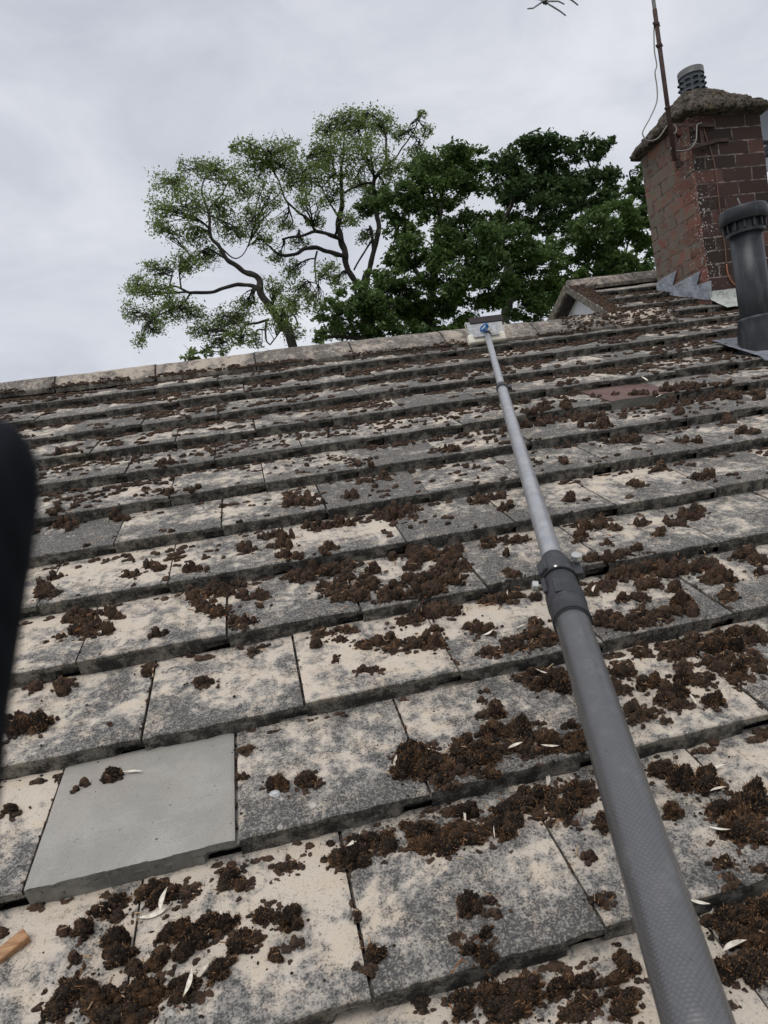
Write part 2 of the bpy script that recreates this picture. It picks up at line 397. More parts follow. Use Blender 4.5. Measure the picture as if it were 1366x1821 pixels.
P_ = posn(t_)
c_ = mixc(t_, mapr(t_, noise_n(t_, P_, 34, 5, .75), .40, .62), (.024, .020, .017), (.15, .125, .10))
c_ = mixc(t_, mapr(t_, noise_n(t_, P_, 15, 4, .7), .52, .66, 0, .55), c_, (.10, .085, .045))
c_ = mixc(t_, mapr(t_, noise_n(t_, P_, 130, 2, .6), .6, .7, 0, .6), c_, (.30, .27, .23))
t_.links.new(c_, b_.inputs['Base Color']); bump_n(t_, b_, noise_n(t_, P_, 80, 5, .75), 1.0, .012)

def leaf_mat(name, c1, c2, c3, trans=.25):
    m, t, b = newmat(name, .6, spec=.25)
    ri = N_(t, 'ShaderNodeNewGeometry').outputs['Random Per Island']
    P = posn(t)
    c = mixc(t, ri, c1, c2)
    c = mixc(t, mapr(t, noise_n(t, P, .8, 3, .6), .42, .66, 0, .8), c, c3)
    t.links.new(c, b.inputs['Base Color'])
    tr = N_(t, 'ShaderNodeBsdfTranslucent'); t.links.new(c, tr.inputs[0])
    ms = N_(t, 'ShaderNodeMixShader'); ms.inputs[0].default_value = trans
    out = [n for n in t.nodes if n.type == 'OUTPUT_MATERIAL'][0]
    t.links.new(b.outputs[0], ms.inputs[1]); t.links.new(tr.outputs[0], ms.inputs[2]); t.links.new(ms.outputs[0], out.inputs[0])
    return m
M_LOCUST = leaf_mat('light_foliage', (.15, .21, .065), (.26, .325, .12), (.20, .28, .08), .45)
M_OAK = leaf_mat('dark_foliage', (.05, .09, .03), (.11, .17, .055), (.125, .20, .055), .33)
M_OAK2 = leaf_mat('deep_foliage', (.04, .075, .03), (.08, .13, .046), (.075, .125, .042), .3)
M_BARK = speck_mat('bark', (.030, .026, .023), (.055, .048, .042), (.012, .011, .010), .6, .95, 20, 2)

def fab_mat():
    m, t, b = newmat('black_padding', .85, spec=.2)
    P = posn(t); w = N_(t, 'ShaderNodeTexWave'); w.inputs['Scale'].default_value = 160; w.inputs['Distortion'].default_value = 2; t.links.new(P, w.inputs[0])
    c = mixc(t, w.outputs['Fac'], (.005, .006, .010), (.008, .009, .014)); t.links.new(c, b.inputs['Base Color'])
    bump_n(t, b, w.outputs['Fac'], .2, .001)
    return m
M_PAD = fab_mat()

# ------------------------------------------------------------------ ground
GZ = -2.9
g_ = MB(); g_.add([(-400, -400, GZ), (400, -400, GZ), (400, 400, GZ), (-400, 400, GZ)], [(0, 1, 2, 3)])
tag(g_.build('ground', M_GRASS), kind='structure')

# ------------------------------------------------------------------ the house and its roof
house = empty('house', (2.0, 3.0, GZ))
tag(house, 'house seen up its moss strewn slope of stepped concrete tiles, with brick chimney', 'house')
UG = 9.4 * W                                  # gable plane of the raised part
K0, KA, KB = -3, 11, 15
V_AP_A, V_AP_B = 11.28 * G, 15.3 * G
OFF = {-3: .5, -2: .0, -1: .522, 0: .019, 1: .476, 2: -.015, 3: .549, 4: -.009, 5: .459, 6: -.06, 7: .44, 8: -.03, 9: .39, 10: 0.0, 11: .45, 12: .02, 13: .5, 14: 0.0, 15: .5}
def ug(v): return UG - .72 * W * max(0.0, (15.3 - v / G) / 4.0)
def ridge_v(u):   # lower edge line of the ridge tiles (not quite parallel to the courses)
    return max(10.25, 10.82 - .078 * u / W) * G
def make_tile(V, F, A, k, u0, u1, nu, nv, seed, vmax=None, chip=True, lift=0.0, smoothness=1.0, frontA=1.0):
    r = random.Random(seed)
    rnd = r.random(); dv = r.uniform(-.004, .004); dn = r.uniform(-.0025, .0025) + lift; rot = r.uniform(-.006, .006); tilt = r.uniform(-.004, .004)
    gap = r.uniform(.003, .0065)
    w = u1 - u0 - gap
    v0 = k * G; Ltop = G * 1.03
    xs = [w * i / nu for i in range(nu + 1)]
    js = [0, .004] + [.004 + (Ltop - .004) * j / nv for j in range(1, nv + 1)]
    cols = [('s', 0.0)] + [('t', x) for x in xs] + [('s', w), ('g', w + gap)]
    notch = .84 * w
    rows = []
    # three rows down the lower edge face, then the top rows
    rowdefs = [('c', 0), ('b', 0), ('a', 0)] + [('t', y) for y in js]
    base = len(V)
    nc = len(cols)
    for rk, y in rowdefs:
        for ck, x in cols:
            gx = u0 + x
            wob = 0.0
            if rk != 't' or y < .01:
                wob = .0028 * mnoise.noise((gx * 28, k * 3.7, seed * .1)) + .0016 * mnoise.noise((gx * 120, k * 1.7, 5))
                c_ = mnoise.noise((gx * 45, k * 9.1 + 3, 8.0))
                if chip and c_ > .42: wob += (c_ - .42) * .02
            if rk == 't':
                n = -T * (y / G)
                if y < .003: n -= .0022 * smoothness
                n += .0011 * mnoise.noise((gx * 35, (v0 + y) * 35, seed * .37)) + .0018 * mnoise.noise((gx * 7, (v0 + y) * 7, seed * .37))
                e_ = min(x, w - x)
                if e_ < .002: n -= .0015
                vv = v0 + y + (wob if y < .01 else 0)
            else:
                inset = .016 if (x > notch and rk in 'bc') else 0.0
                n = {'a': -.42 * T, 'b': -.5 * T, 'c': -T - .003}[rk]
                if x > notch and rk == 'b': n = -.43 * T
                vv = v0 + inset + wob + .0015 * mnoise.noise((gx * 60, n * 200, seed))
            if ck == 's': n = min(n, -.012 - T * max(0, (vv - v0)) / G)
            if ck == 'g': n = -.010 - T * max(0, (vv - v0)) / G if rk == 't' else min(n, -.012)
            um = gx - (u0 + w / 2)
            vv2 = vv + dv + rot * um
            nn = n + dn + tilt * um
            if vmax is not None: vv2 = min(vv2, vmax(gx))
            V.append(rw(gx, vv2, nn))
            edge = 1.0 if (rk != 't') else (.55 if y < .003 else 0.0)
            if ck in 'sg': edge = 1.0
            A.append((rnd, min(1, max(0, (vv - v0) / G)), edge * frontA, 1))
    nr = len(rowdefs)
    for j in range(nr - 1):
        for i in range(nc - 1):
            a = base + j * nc + i
            F.append((a, a + 1, a + nc + 1, a + nc))
def tile_obj(name, V, F, A, mat, parent, smooth=False):
    me = bpy.data.meshes.new(name); me.from_pydata([tuple(p) for p in V], [], F); me.update()
    at = me.color_attributes.new('tile', 'FLOAT_COLOR', 'POINT')
    at.data.foreach_set('color', np.array(A, dtype=np.float32).ravel())
    me.materials.append(mat)
    o = bpy.data.objects.new(name, me); COL.objects.link(o); put(o, parent)
    return o
GREY, BROWN = (0, 0), (6, 6)
for k in range(K0, KB):
    V, F, A = [], [], []
    jit = [rng.uniform(-.006, .006) if not (k == 0 and q in (0, 1)) else 0 for q in range(-9, 20)]
    for i in range(-9, 19):
        u0 = (i + OFF[k]) * W + jit[i + 9]; u1 = (i + 1 + OFF[k]) * W + jit[i + 10]
        if k >= 12 and u1 < ug((k + .5) * G) + .02: continue
        if k >= 12: u0 = max(u0, ug((k + .5) * G))
        if k <= 1: nu, nv = 24, 16
        elif k <= 4: nu, nv = 16, 10
        else: nu, nv = 9, 5
        if not (-3 <= i <= 12): nu, nv = 5, 3
        if k >= 12: vm = lambda u: V_AP_B
        elif k >= 10: vm = lambda u: V_AP_B if u > UG else V_AP_A
        else: vm = None
        if k == 11 and u1 < UG: vm = lambda u: V_AP_A
        if (k, i) in (GREY, BROWN):
            V2, F2, A2 = [], [], []
            # a little proud of its neighbours, crisp edges, lower right lip broken away
            make_tile(V2, F2, A2, k, u0, u1, 60 if k == 0 else 10, 14 if k == 0 else 5, 900 + k, chip=False, lift=.0015 if k == 0 else .001, smoothness=.3)
            if k == 0:
                o = tile_obj('replacement_tile', V2, F2, A2, M_NEWTILE, house)
                o["label"] = 'clean plain grey replacement tile at lower left'
                o.data.materials.append(M_NEWEDGE)
                nc = 64
                for p in o.data.polygons:
                    if all(A2[vi][2] > .5 for vi in p.vertices): p.material_index = 1
            else:
                o = tile_obj('replacement_tile', V2, F2, A2, M_BROWN, house)
                o["label"] = 'flat red brown replacement tile right of the pole'
                o.data.materials.append(M_NEWEDGE)
                for p in o.data.polygons:
                    if all(A2[vi][2] > .5 for vi in p.vertices): p.material_index = 1
            continue
        make_tile(V, F, A, k, u0, u1, nu, nv, (k + 5) * 131 + i * 7 + 1000, vmax=vm)
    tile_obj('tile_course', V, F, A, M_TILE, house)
# boarding below the tiles, rear slopes, walls
b = MB()
EU0, EU1 = -9 * W, 19.4 * W
vs = [rw(EU0, K0 * G + .02, -.06), rw(EU1, K0 * G + .02, -.06), rw(EU1, V_AP_A, -.06), rw(EU0, V_AP_A, -.06)]
b.add(vs, [(0, 1, 2, 3)])
vs = [rw(UG - .2, V_AP_A - .02, -.062), rw(EU1, V_AP_A - .02, -.062), rw(EU1, V_AP_B - .02, -.062), rw(UG, V_AP_B - .02, -.062)]
b.add(vs, [(0, 1, 2, 3)])
b.build('roof_underlay', M_BACK, house)
def rear(name, u0, u1, vap, ncourse):
    b = MB(); ap = rw(0, vap, 0)
    for j in range(ncourse):
        y0, y1 = ap[1] + j * G * CP, ap[1] + (j + 1) * G * CP + .01
        z0, z1 = ap[2] - j * G * SP - .02, ap[2] - (j + 1) * G * SP + .012
        vs = [(u0, y0, z0), (u1, y0, z0), (u1, y1, z1), (u0, y1, z1), (u0, y1, z1 - .03), (u1, y1, z1 - .03), (u0, y0, z0 - .03), (u1, y0, z0 - .03)]
        b.add(vs, [(0, 1, 2, 3), (3, 2, 5, 4), (0, 3, 4, 6), (1, 7, 5, 2)])
    return b.build(name, M_RIDGE, house)
rear('rear_slope', EU0, UG, V_AP_A, 13); rear('rear_slope', UG, EU1, V_AP_B, 17)
apA, apB = rw(0, V_AP_A, 0), rw(0, V_AP_B, 0)
ev = rw(0, K0 * G, 0)
def wall_slab(name, pts, nrm, th, mat):
    b = MB(); nrm = np.array(nrm, float); q = [np.array(p, float) for p in pts]; n = len(q)
    vs = [p - nrm * th / 2 for p in q] + [p + nrm * th / 2 for p in q]
    fs = [tuple(range(n))[::-1], tuple(range(n, 2 * n))] + [(i, (i + 1) % n, n + (i + 1) % n, n + i) for i in range(n)]
    b.add(vs, fs); return b.build(name, mat, house)
wy0, wy1 = ev[1] + .35, apA[1] + 2.7
wall_slab('wall', [(EU0 + .1, wy0, GZ), (EU1 - .1, wy0, GZ), (EU1 - .1, wy0, ev[2] + .03), (EU0 + .1, wy0, ev[2] + .03)], (0, 1, 0), .2, M_RENDER)
wall_slab('wall', [(EU0 + .2, wy0 + .12, GZ), (EU0 + .2, wy1, GZ), (EU0 + .2, wy1, ev[2]), (EU0 + .2, apA[1], apA[2] - .15), (EU0 + .2, wy0 + .12, ev[2])], (1, 0, 0), .2, M_RENDER)
wall_slab('wall', [(EU1 - .2, wy0 + .12, GZ), (EU1 - .2, wy1 + .7, GZ), (EU1 - .2, wy1 + .7, ev[2]), (EU1 - .2, apB[1], apB[2] - .15), (EU1 - .2, wy0 + .12, ev[2])], (1, 0, 0), .2, M_RENDER)
wall_slab('wall', [(EU0 + .32, wy1, GZ), (EU1 - .32, wy1, GZ), (EU1 - .32, wy1, ev[2] - .05), (EU0 + .32, wy1, ev[2] - .05)], (0, 1, 0), .2, M_RENDER)

# ridge tiles of the near roof, one mesh each
def ridge_tile(u0, u1, seed, apex_v, apex_n, low, parent, mat=M_RIDGE, ns=10):
    r = random.Random(seed); rnd = r.random(); dz = r.uniform(-.004, .004); sk = r.uniform(-.01, .01)
    V, F, A = [], [], []
    prof_n = 15
    for i in range(ns + 1):
        u = u0 + (u1 - u0) * i / ns
        vl = low(u); va = apex_v(u)
        P0 = rw(u, vl, .004); PA = rw(u, va, apex_n)
        P1 = np.array([u, 2 * PA[1] - P0[1], P0[2]])
        Q = []
        for j in range(prof_n):
            t = j / (prof_n - 1)
            if t < .5: p = P0 + (PA - P0) * (t * 2)
            else: p = PA + (P1 - PA) * (t * 2 - 1)
            p = p.copy()
            p[2] += .022 * math.sin(math.pi * t) - .012 * max(0, 1 - abs(t - .5) * 8)     # rounded crown, swollen wings
            p[2] += dz + sk * (u - (u0 + u1) / 2) + .0035 * mnoise.noise((u * 14, t * 5, seed)) + .0015 * mnoise.noise((u * 60, t * 20, seed))
            Q.append(p)
        low0 = Q[0] + np.array([0, .004, -.024]); low1 = Q[-1] + np.array([0, -.004, -.024])
        ring = [low0] + Q + [low1]
        for q_i, q in enumerate(ring):
            V.append(q); tt = abs(q_i / (len(ring) - 1) - .5) * 2
            A.append((rnd, .25 + .5 * (1 - tt), .8 if q_i in (0, len(ring) - 1) else (.5 if i in (0, ns) else 0), 1))
    m = prof_n + 2
    for i in range(ns):
        for j in range(m - 1):
            a = i * m + j; F.append((a, a + 1, a + m + 1, a + m))
    F.append(tuple(range(m))); F.append(tuple(ns * m + j for j in range(m))[::-1])
    return tile_obj('ridge_tile', V, F, A, mat, parent)
def apA_v(u):
    x = u / W
    return (11.28 if x < 3 else 11.28 - .30 * min(1, (x - 3) / 4.0)) * G
joints = [-2.66 - 1.64 * 3, -2.66 - 1.64 * 2, -2.66 - 1.64, -3.3 + .05, -1.646, -.025, 1.64, 3.31, 4.97, 6.65, 8.05, 9.33]
joints = [-8.2, -6.55, -4.92, -3.29, -1.646, -.025, 1.64, 3.31, 4.97, 6.65, 8.1, 9.36]
for a, c_ in zip(joints[:-1], joints[1:]):
    ridge_tile(a * W + .004, c_ * W - .004, int(a * 10) + 200, apA_v, .026, ridge_v, house)
mb = MB()
for a in joints[1:-1]:
    u = a * W; vl, va = ridge_v(u), apA_v(u)
    P0 = rw(u, vl + .004, -.006); PA = rw(u, va, .026 + .003); P1 = np.array([u, 2 * PA[1] - P0[1], P0[2]])
    pts = []
    for j in range(13):
        t = j / 12
        p = P0 + (PA - P0) * t * 2 if t < .5 else PA + (P1 - PA) * (t * 2 - 1)
        p = p.copy(); p[2] += .022 * math.sin(math.pi * t) - .012 * max(0, 1 - abs(t - .5) * 8) - .009
        pts.append(p)
    mb = MB(); mb.tube(pts, .0065, 6); mb.build('ridge_joint_mortar', M_BACK, house)
# ridge of the raised part
low_b = lambda u: V_AP_B - .085
ap_b = lambda u: V_AP_B
for a, c_ in ((9.28, 10.95), (10.95, 12.6), (12.6, 14.3), (14.3, 16.0), (16.0, 17.7), (17.7, 19.4)):
    ridge_tile(a * W + .003, c_ * W - .003, int(a * 10) + 300, ap_b, .03, low_b, house)
# gable end of the raised part: white boarding, verge mortar strip, dark soffit board
gb = MB()
gx = UG + .075
tri = [(gx + ug(V_AP_B - 1.1 / CP) - UG, apB[1] - 1.1, apB[2] - 1.1 * SP / CP - .07), (gx, apB[1], apB[2] - .07), (gx, apB[1] + 2.2, apB[2] - 2.2 * SP / CP - .07), (gx, apB[1] + 2.2, apA[2] - 1.2), (gx + ug(V_AP_B - 1.1 / CP) - UG, apB[1] - 1.1, apA[2] - 1.2)]
wall_slab('gable_boarding', tri, (1, 0, 0), .05, M_WHITE)
for j in range(-5, 11):
    y = apB[1] + j * .15
    gb.box((gx - .0265 + (ug(V_AP_B + j * .15 / CP) - UG if j < 0 else 0), y, apB[2] - .08 - abs(j) * .15 * SP / CP - .5), (1, 0, 0), (0, 1, 0), (0, 0, 1), .0015, .0015, .5)
gb.build('board_joint', M_COWLTOP, house)
def verge(name, sgn, n0, length, mat, x0, x1, z_up, z_dn):
    b = MB(); rings = []
    X0, X1 = x0, x1
    for i in range(14):
        s = length * i / 13
        y = apB[1] + sgn * s * CP; z = apB[2] - s * SP
        sk_ = ug(V_AP_B - s) - UG if sgn < 0 else 0.0; x0, x1 = X0 + sk_, X1 + sk_
        w_ = .004 * mnoise.noise((s * 12, sgn * 3, 1))
        rings.append([np.array([x0 + w_, y, z + z_up]), np.array([x1, y, z + z_up]), np.array([x1, y, z - z_dn + w_]), np.array([x0 + w_, y, z - z_dn + w_])])
    b.loft(rings, True); return b.build(name, mat, house)
verge('verge_mortar', -1, 0, 1.2, M_MORTAR, UG - .05, UG + .05, .004, .045)
verge('verge_mortar', 1, 0, 2.4, M_MORTAR, UG - .055, UG + .05, .008, .055)
verge('bargeboard', -1, 0, 1.15, M_WHITE, UG - .02, UG + .05, -.047, .060)
verge('bargeboard', 1, 0, 2.3, M_BARK, UG - .03, UG + .03, -.058, .075)

# ------------------------------------------------------------------ chimney (part of the house)
cc = rw(*roofhit(1266, 537, 0)[:3])
CX, CY = cc[0], cc[1]; CWID, CDEP = .485, .505
CZ0, CZ1 = cc[2] - .25, cc[2] + 1.10
cb = MB()
def brick_box(name, x0, x1, y0, y1, z0, z1, parent):
    # gently bulging stack: gridded faces
    V, F, UV, SD = [], [], [], []
    def face(o, du, dv, nu, nv, wv, hv, side, uoff):
        base = len(V)
        for j in range(nv + 1):
            for i in range(nu + 1):
                p = np.array(o) + np.array(du) * i / nu + np.array(dv) * j / nv
                V.append(p); UV.append((uoff + wv * i / nu, hv * j / nv))
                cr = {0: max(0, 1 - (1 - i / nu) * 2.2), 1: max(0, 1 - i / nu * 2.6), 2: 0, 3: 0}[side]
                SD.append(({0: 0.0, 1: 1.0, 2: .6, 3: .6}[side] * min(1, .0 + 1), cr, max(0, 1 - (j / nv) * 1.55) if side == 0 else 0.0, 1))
        for j in range(nv):
            for i in range(nu):
                a = base + j * (nu + 1) + i; F.append((a, a + 1, a + nu + 2, a + nu + 1))
    H = z1 - z0; DX, DY = x1 - x0, y1 - y0
    face((x0, y1, z0), (0, -DY, 0), (0, 0, H), 16, 40, DY, H, 0, .03)
    face((x0, y0, z0), (DX, 0, 0), (0, 0, H), 16, 40, DX, H, 1, .03 + DY)
    face((x1, y0, z0), (0, DY, 0), (0, 0, H), 8, 20, DY, H, 2, .1)
    face((x1, y1, z0), (-DX, 0, 0), (0, 0, H), 8, 20, DX, H, 3, .2)
    for p in V:
        p += np.array([.003 * mnoise.noise((p[1] * 9, p[2] * 9, 1)), .003 * mnoise.noise((p[0] * 9, p[2] * 9, 4)), 0])
    me = bpy.data.meshes.new(name); me.from_pydata([tuple(p) for p in V], [], F); me.update()
    at = me.color_attributes.new('side', 'FLOAT_COLOR', 'POINT'); at.data.foreach_set('color', np.array(SD, dtype=np.float32).ravel())
    ul = me.uv_layers.new(name='UVMap')
    for l in me.loops: ul.data[l.index].uv = UV[l.vertex_index]
    me.materials.append(M_BRICK)
    o = bpy.data.objects.new(name, me); COL.objects.link(o); put(o, parent); return o
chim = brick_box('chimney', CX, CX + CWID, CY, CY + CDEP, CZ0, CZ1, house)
def capmesh():
    b = MB(); rings = []
    cx, cy = CX + CWID / 2, CY + CDEP / 2
    seg = 220
    def sq(hx, hy, z, rough, rnd):
        out = []
        for k in range(seg):
            a = 2 * math.pi * k / seg; c, s = math.cos(a), math.sin(a)
            q = (abs(c) ** rnd + abs(s) ** rnd) ** (-1 / rnd)
            x, y = cx + hx * q * c, cy + hy * q * s
            w1 = .8 * mnoise.noise((x * 13, y * 13, z * 16)) + .8 * mnoise.noise((x * 45, y * 45, z * 45)) + .6 * mnoise.noise((x * 110, y * 110, z * 90)) + .35 * mnoise.noise((x * 230, y * 230, z * 200))
            out.append(np.array([x + rough * w1 * c, y + rough * w1 * s, z + rough * .7 * w1]))
        return out
    hx, hy = CWID / 2, CDEP / 2
    keys = [(hx - .02, hy - .02, -.004, 0, 14), (hx + .040, hy + .040, .000, .008, 12), (hx + .060, hy + .060, .006, .012, 12), (hx + .066, hy + .066, .022, .012, 10), (hx + .050, hy + .050, .050, .012, 8),
            (hx + .012, hy + .012, .088, .012, 6), (hx - .035, hy - .035, .134, .013, 4.5), (hx - .085, hy - .085, .186, .012, 3), (.118, .118, .225, .009, 2.2), (.09, .09, .25, .005, 2), (.07, .07, .255, 0, 2)]
    rings = []
    for q in range(len(keys) - 1):
        for e in range(4 if 1 <= q < 9 else 1):
            t = e / (4 if 1 <= q < 9 else 1); kk = [a_ + (c_ - a_) * t for a_, c_ in zip(keys[q], keys[q + 1])]
            rings.append(sq(kk[0], kk[1], CZ1 + kk[2], kk[3], kk[4]))
    rings.append(sq(keys[-1][0], keys[-1][1], CZ1 + keys[-1][2], 0, 2))
    b.loft(rings, True); return b
capmesh().build('chimney_cap', M_CAP, chim, True)
# louvred pot
pc = np.array([CX + CWID / 2 + .012, CY + CDEP / 2, CZ1 + .215])
pb = MB(); pr = .069
pb.lathe(pc, (0, 0, 1), [(pr, 0), (pr, .15), (pr + .006, .15), (pr + .006, .185), (pr - .006, .185), (pr - .006, .12), (.0, .12)], 40, False)
pot = pb.build('chimney_pot', M_COWL, chim, False)
rim = MB(); rim.lathe(pc + [0, 0, .151], (0, 0, 1), [(pr + .001, 0), (pr + .0085, 0), (pr + .0085, .038), (pr + .003, .038), (pr + .001, .0)], 40, False)
hd = MB()
for row in range(4):
    z = .014 + row * .034
    for j in range(10):
        a0 = 2 * math.pi * j / 10 + (row % 2) * .0
        rings = []
        for i in range(9):
            t = i / 8; a = a0 + (t - .5) * .52
            out = .016 * math.sin(math.pi * t) ** .6
            hgt = .021 * math.sin(math.pi * t) ** .7
            c, s = math.cos(a), math.sin(a)
            pt = lambda r_, z_: pc + np.array([r_ * c, r_ * s, z + z_])
            rings.append([pt(pr - .002, hgt + .004), pt(pr + out, hgt * .35 + .002), pt(pr + out, hgt * .35 - .002), pt(pr - .002, hgt)])
        hd.loft(rings, True)
hood = hd.build('louvre_hoods', M_COWL, pot)
put(hood, chim); 
rimo = rim.build('pot_rim', M_COWLTOP, chim)
# lead flashing
def poly_slab(name, pts, nrm, th, mat, parent):
    b = MB(); nrm = np.array(nrm, float); q = [np.array(p, float) for p in pts]; n = len(q)
    vs = list(q) + [p + nrm * th for p in q]
    b.add(vs, [tuple(range(n))[::-1], tuple(range(n, 2 * n))] + [(i, (i + 1) % n, n + (i + 1) % n, n + i) for i in range(n)])
    return b.build(name, mat, parent)
PL = np.array([CX - .004, CY, 0]); NX = np.array([1.0, 0, 0])
stp = [(1168, 503), (1180, 494), (1204, 481), (1197, 508), (1246, 482), (1240, 507), (1265, 499), (1266, 528), (1262, 534), (1222, 529), (1180, 523), (1169, 518)]
poly_slab('lead_flashing', [plane(x, y, PL, NX) for x, y in stp], (-1, 0, 0), .004, M_LEAD, chim)
NY = np.array([0, 1.0, 0]); PF = np.array([CX, CY - .005, 0])
b = MB(); rows = []
for i in range(15):
    u = CX - .012 + (CWID + .024) * i / 14
    vb = AW.T @ np.array([0, CY - .006, 0]); 
    z = cc[2]
    top = np.array([u, CY - .006, z + .062 + .006 * mnoise.noise((u * 9, 1, 2))]); fold = np.array([u, CY - .01, z + .012])
    q = AW.T @ fold
    lo = rw(u, q[1] - .075, .004 + .004 * mnoise.noise((u * 12, 7, 2))); lo2 = rw(u, q[1] - .155 + .008 * mnoise.noise((u * 8, 3, 2)), -.004 + .006 * mnoise.noise((u * 14, 3, 9)))
    rows.append([top, fold, lo, lo2])
vs = [p for r_ in rows for p in r_]
b.add(vs, [(i * 4 + j, i * 4 + j + 1, i * 4 + j + 5, i * 4 + j + 4) for i in range(14) for j in range(3)])
b.build('lead_flashing', M_LEADMOSS, chim, True)

# ------------------------------------------------------------------ television aerial: mast, bracket, boom, cable
dm = depth(cc) - .12
mp0 = pix(1200, 285, dm)
aer = empty('television_aerial', tuple(mp0))
tag(aer, 'television aerial on rusty mast bracketed to left corner of the brick chimney', 'aerial')
MT = 1.40
b = MB(); b.tube([mp0, mp0 + [0, 0, .86]], .0125, 12)
b.build('mast', M_RUST, aer, True)
b = MB(); b.tube([mp0 + [0, 0, .84], mp0 + [0, 0, MT + .06]], .0105, 12); b.build('mast_extension', M_GALV, aer, True)
for z, a in ((.30, .5), (.655, .2), (.775, -.4)):
    b = MB(); p = mp0 + [0, 0, z]
    b.lathe(p - [0, 0, .008], (0, 0, 1), [(.0135, 0), (.0165, .002), (.0165, .014), (.0135, .016)], 12)
    d = np.array([math.cos(a), .2, math.sin(a) * .5]); b.tube([p - d * .024, p + d * .026], .0035, 6)
    b.tube([p - d * .02 - [0, 0, .006], p - d * .026 + [0, 0, .006]], .005, 6)
    b.build('clamp_band', M_RUST, aer)
b = MB()
wallp = np.array([CX + .05, CY - .004, 0])
for zz, hw in ((.205, .012), (.045, .012)):
    z = mp0[2] + zz
    e1 = np.array([CX + .17, CY - .008, z + (.0 if zz > .1 else .07)]); e0 = np.array([mp0[0] - .02, mp0[1], z])
    d = e1 - e0; up = np.array([0, 0, 1.0]); sd_ = np.cross(d, up)
    b.box((e0 + e1) / 2, d, sd_, np.cross(sd_, d), np.linalg.norm(d) / 2, .003, .010)
    e1 = np.array([CX - .004, CY + .10, z]); d = e1 - e0; sd_ = np.cross(d, up)
    b.box((e0 + e1) / 2, d, sd_, np.cross(sd_, d), np.linalg.norm(d) / 2, .003, .010)
z = mp0[2]
b.box((mp0[0] + .018, mp0[1] + .005, z + .11), (1, 0, 0), (0, 1, 0), (0, 0, 1), .014, .005, .105)
b.box((mp0[0] + .04, mp0[1] + .03, z + .005), (1, 0, 0), (0, 1, 0), (0, 0, 1), .012, .012, .035)
b.box((CX + .20, CY - .009, z + .115), (1, 0, 0), (0, 1, 0), (0, 0, 1), .045, .004, .010)
b.box((CX + .07, CY - .007, z + .13), (1, 0, 0), (0, 1, 0), (0, 0, 1), .012, .004, .06)
b.build('bracket', M_RUST, aer)
# boom running back from the mast head, crossed elements along it
rz = ray(968, 3); zt = mp0[2] + MT; tb = (zt - CW[2]) / rz[2]; be = CW + rz * tb
top = mp0 + [0, 0, MT]; bd = (be - top); bl = np.linalg.norm(bd); bd /= bl
b = MB(); b.tube([top - bd * .18, be], .0085, 10); b.build('boom', M_GALV, aer, True)
side = np.cross(bd, (0, 0, 1.0)); side /= np.linalg.norm(side); upv = np.array([0, 0, 1.0])
npos = 7
for i in range(npos):
    s = bl - .004 - i * .105; p = top + bd * s
    b = MB()
    for sx in (-1, 1):
        b.box(p + side * sx * .016, side, bd, upv, .011, .010, .010, .003)
    el = b.build('element_holder', M_GALV if i % 2 == 0 else M_BLACKPL, aer)
    b = MB()
    for sx in (-1, 1):
        for sz in (-1, 1):
            q0 = p + side * sx * .018 + upv * sz * .006
            q1 = q0 + side * sx * .085 + upv * (sz * .026 - .026) - bd * (.03 if sx > 0 else -.02)
            q2 = q1 + side * sx * .055 + upv * (sz * .006 - .010)
            b.tube([q0, q0 * .4 + q1 * .6, q1, q2], [.0062, .0056, .0052, .0044], 7)
    put(b.build('element', M_ALU, aer, True), aer)
p = be
b = MB()
for sx in (-1, 1): b.lathe(p + side * sx * .009 - upv * .012 - bd * .01, bd, [(.0, -.004), (.0085, -.004), (.0085, .012), (0, .012)], 10, False)
b.build('boom_end_block', M_BLACKPL, aer)
b = MB()
cab = [(1164, 40), (1163, 60), (1164, 91), (1168, 116), (1165, 130), (1168.5, 156), (1168, 181), (1157, 208), (1146, 228), (1143, 239), (1152, 250), (1170, 246), (1186, 224)]
b.tube(smooth_path([pix(x, y, dm - .02) for x, y in cab], 6), .0036, 6)
cab = [(1192, 262), (1200, 268), (1224, 266), (1237, 252), (1239, 236), (1240, 222), (1248, 219)]
b.tube(smooth_path([pix(x, y, dm - .01 + .01 * i) for i, (x, y) in enumerate(cab)], 6), .0036, 6)
cab = [(1198, 222), (1203, 227), (1202, 235), (1198, 238)]
b.tube(smooth_path([pix(x, y, dm - .02) for x, y in cab], 6), .0036, 6)
b.build('cable', M_CABLE, aer, True)
b = MB(); PF2 = np.array([CX, CY - .006, 0])
cab = [(1250, 224), (1256, 245), (1264, 268), (1270, 290), (1274, 316), (1279, 362), (1284, 400), (1289, 435), (1292, 470), (1295, 489), (1303, 503), (1313, 512)]
pp = [plane(x, y, PF2, NY) for x, y in cab]
b.tube(smooth_path(pp[:9], 5), .0040, 6); b.build('downlead', M_BROWNCABLE, aer, True)
b = MB(); b.tube(smooth_path(pp[8:], 5), .0044, 6); b.build('downlead', M_ORANGECABLE, aer, True)

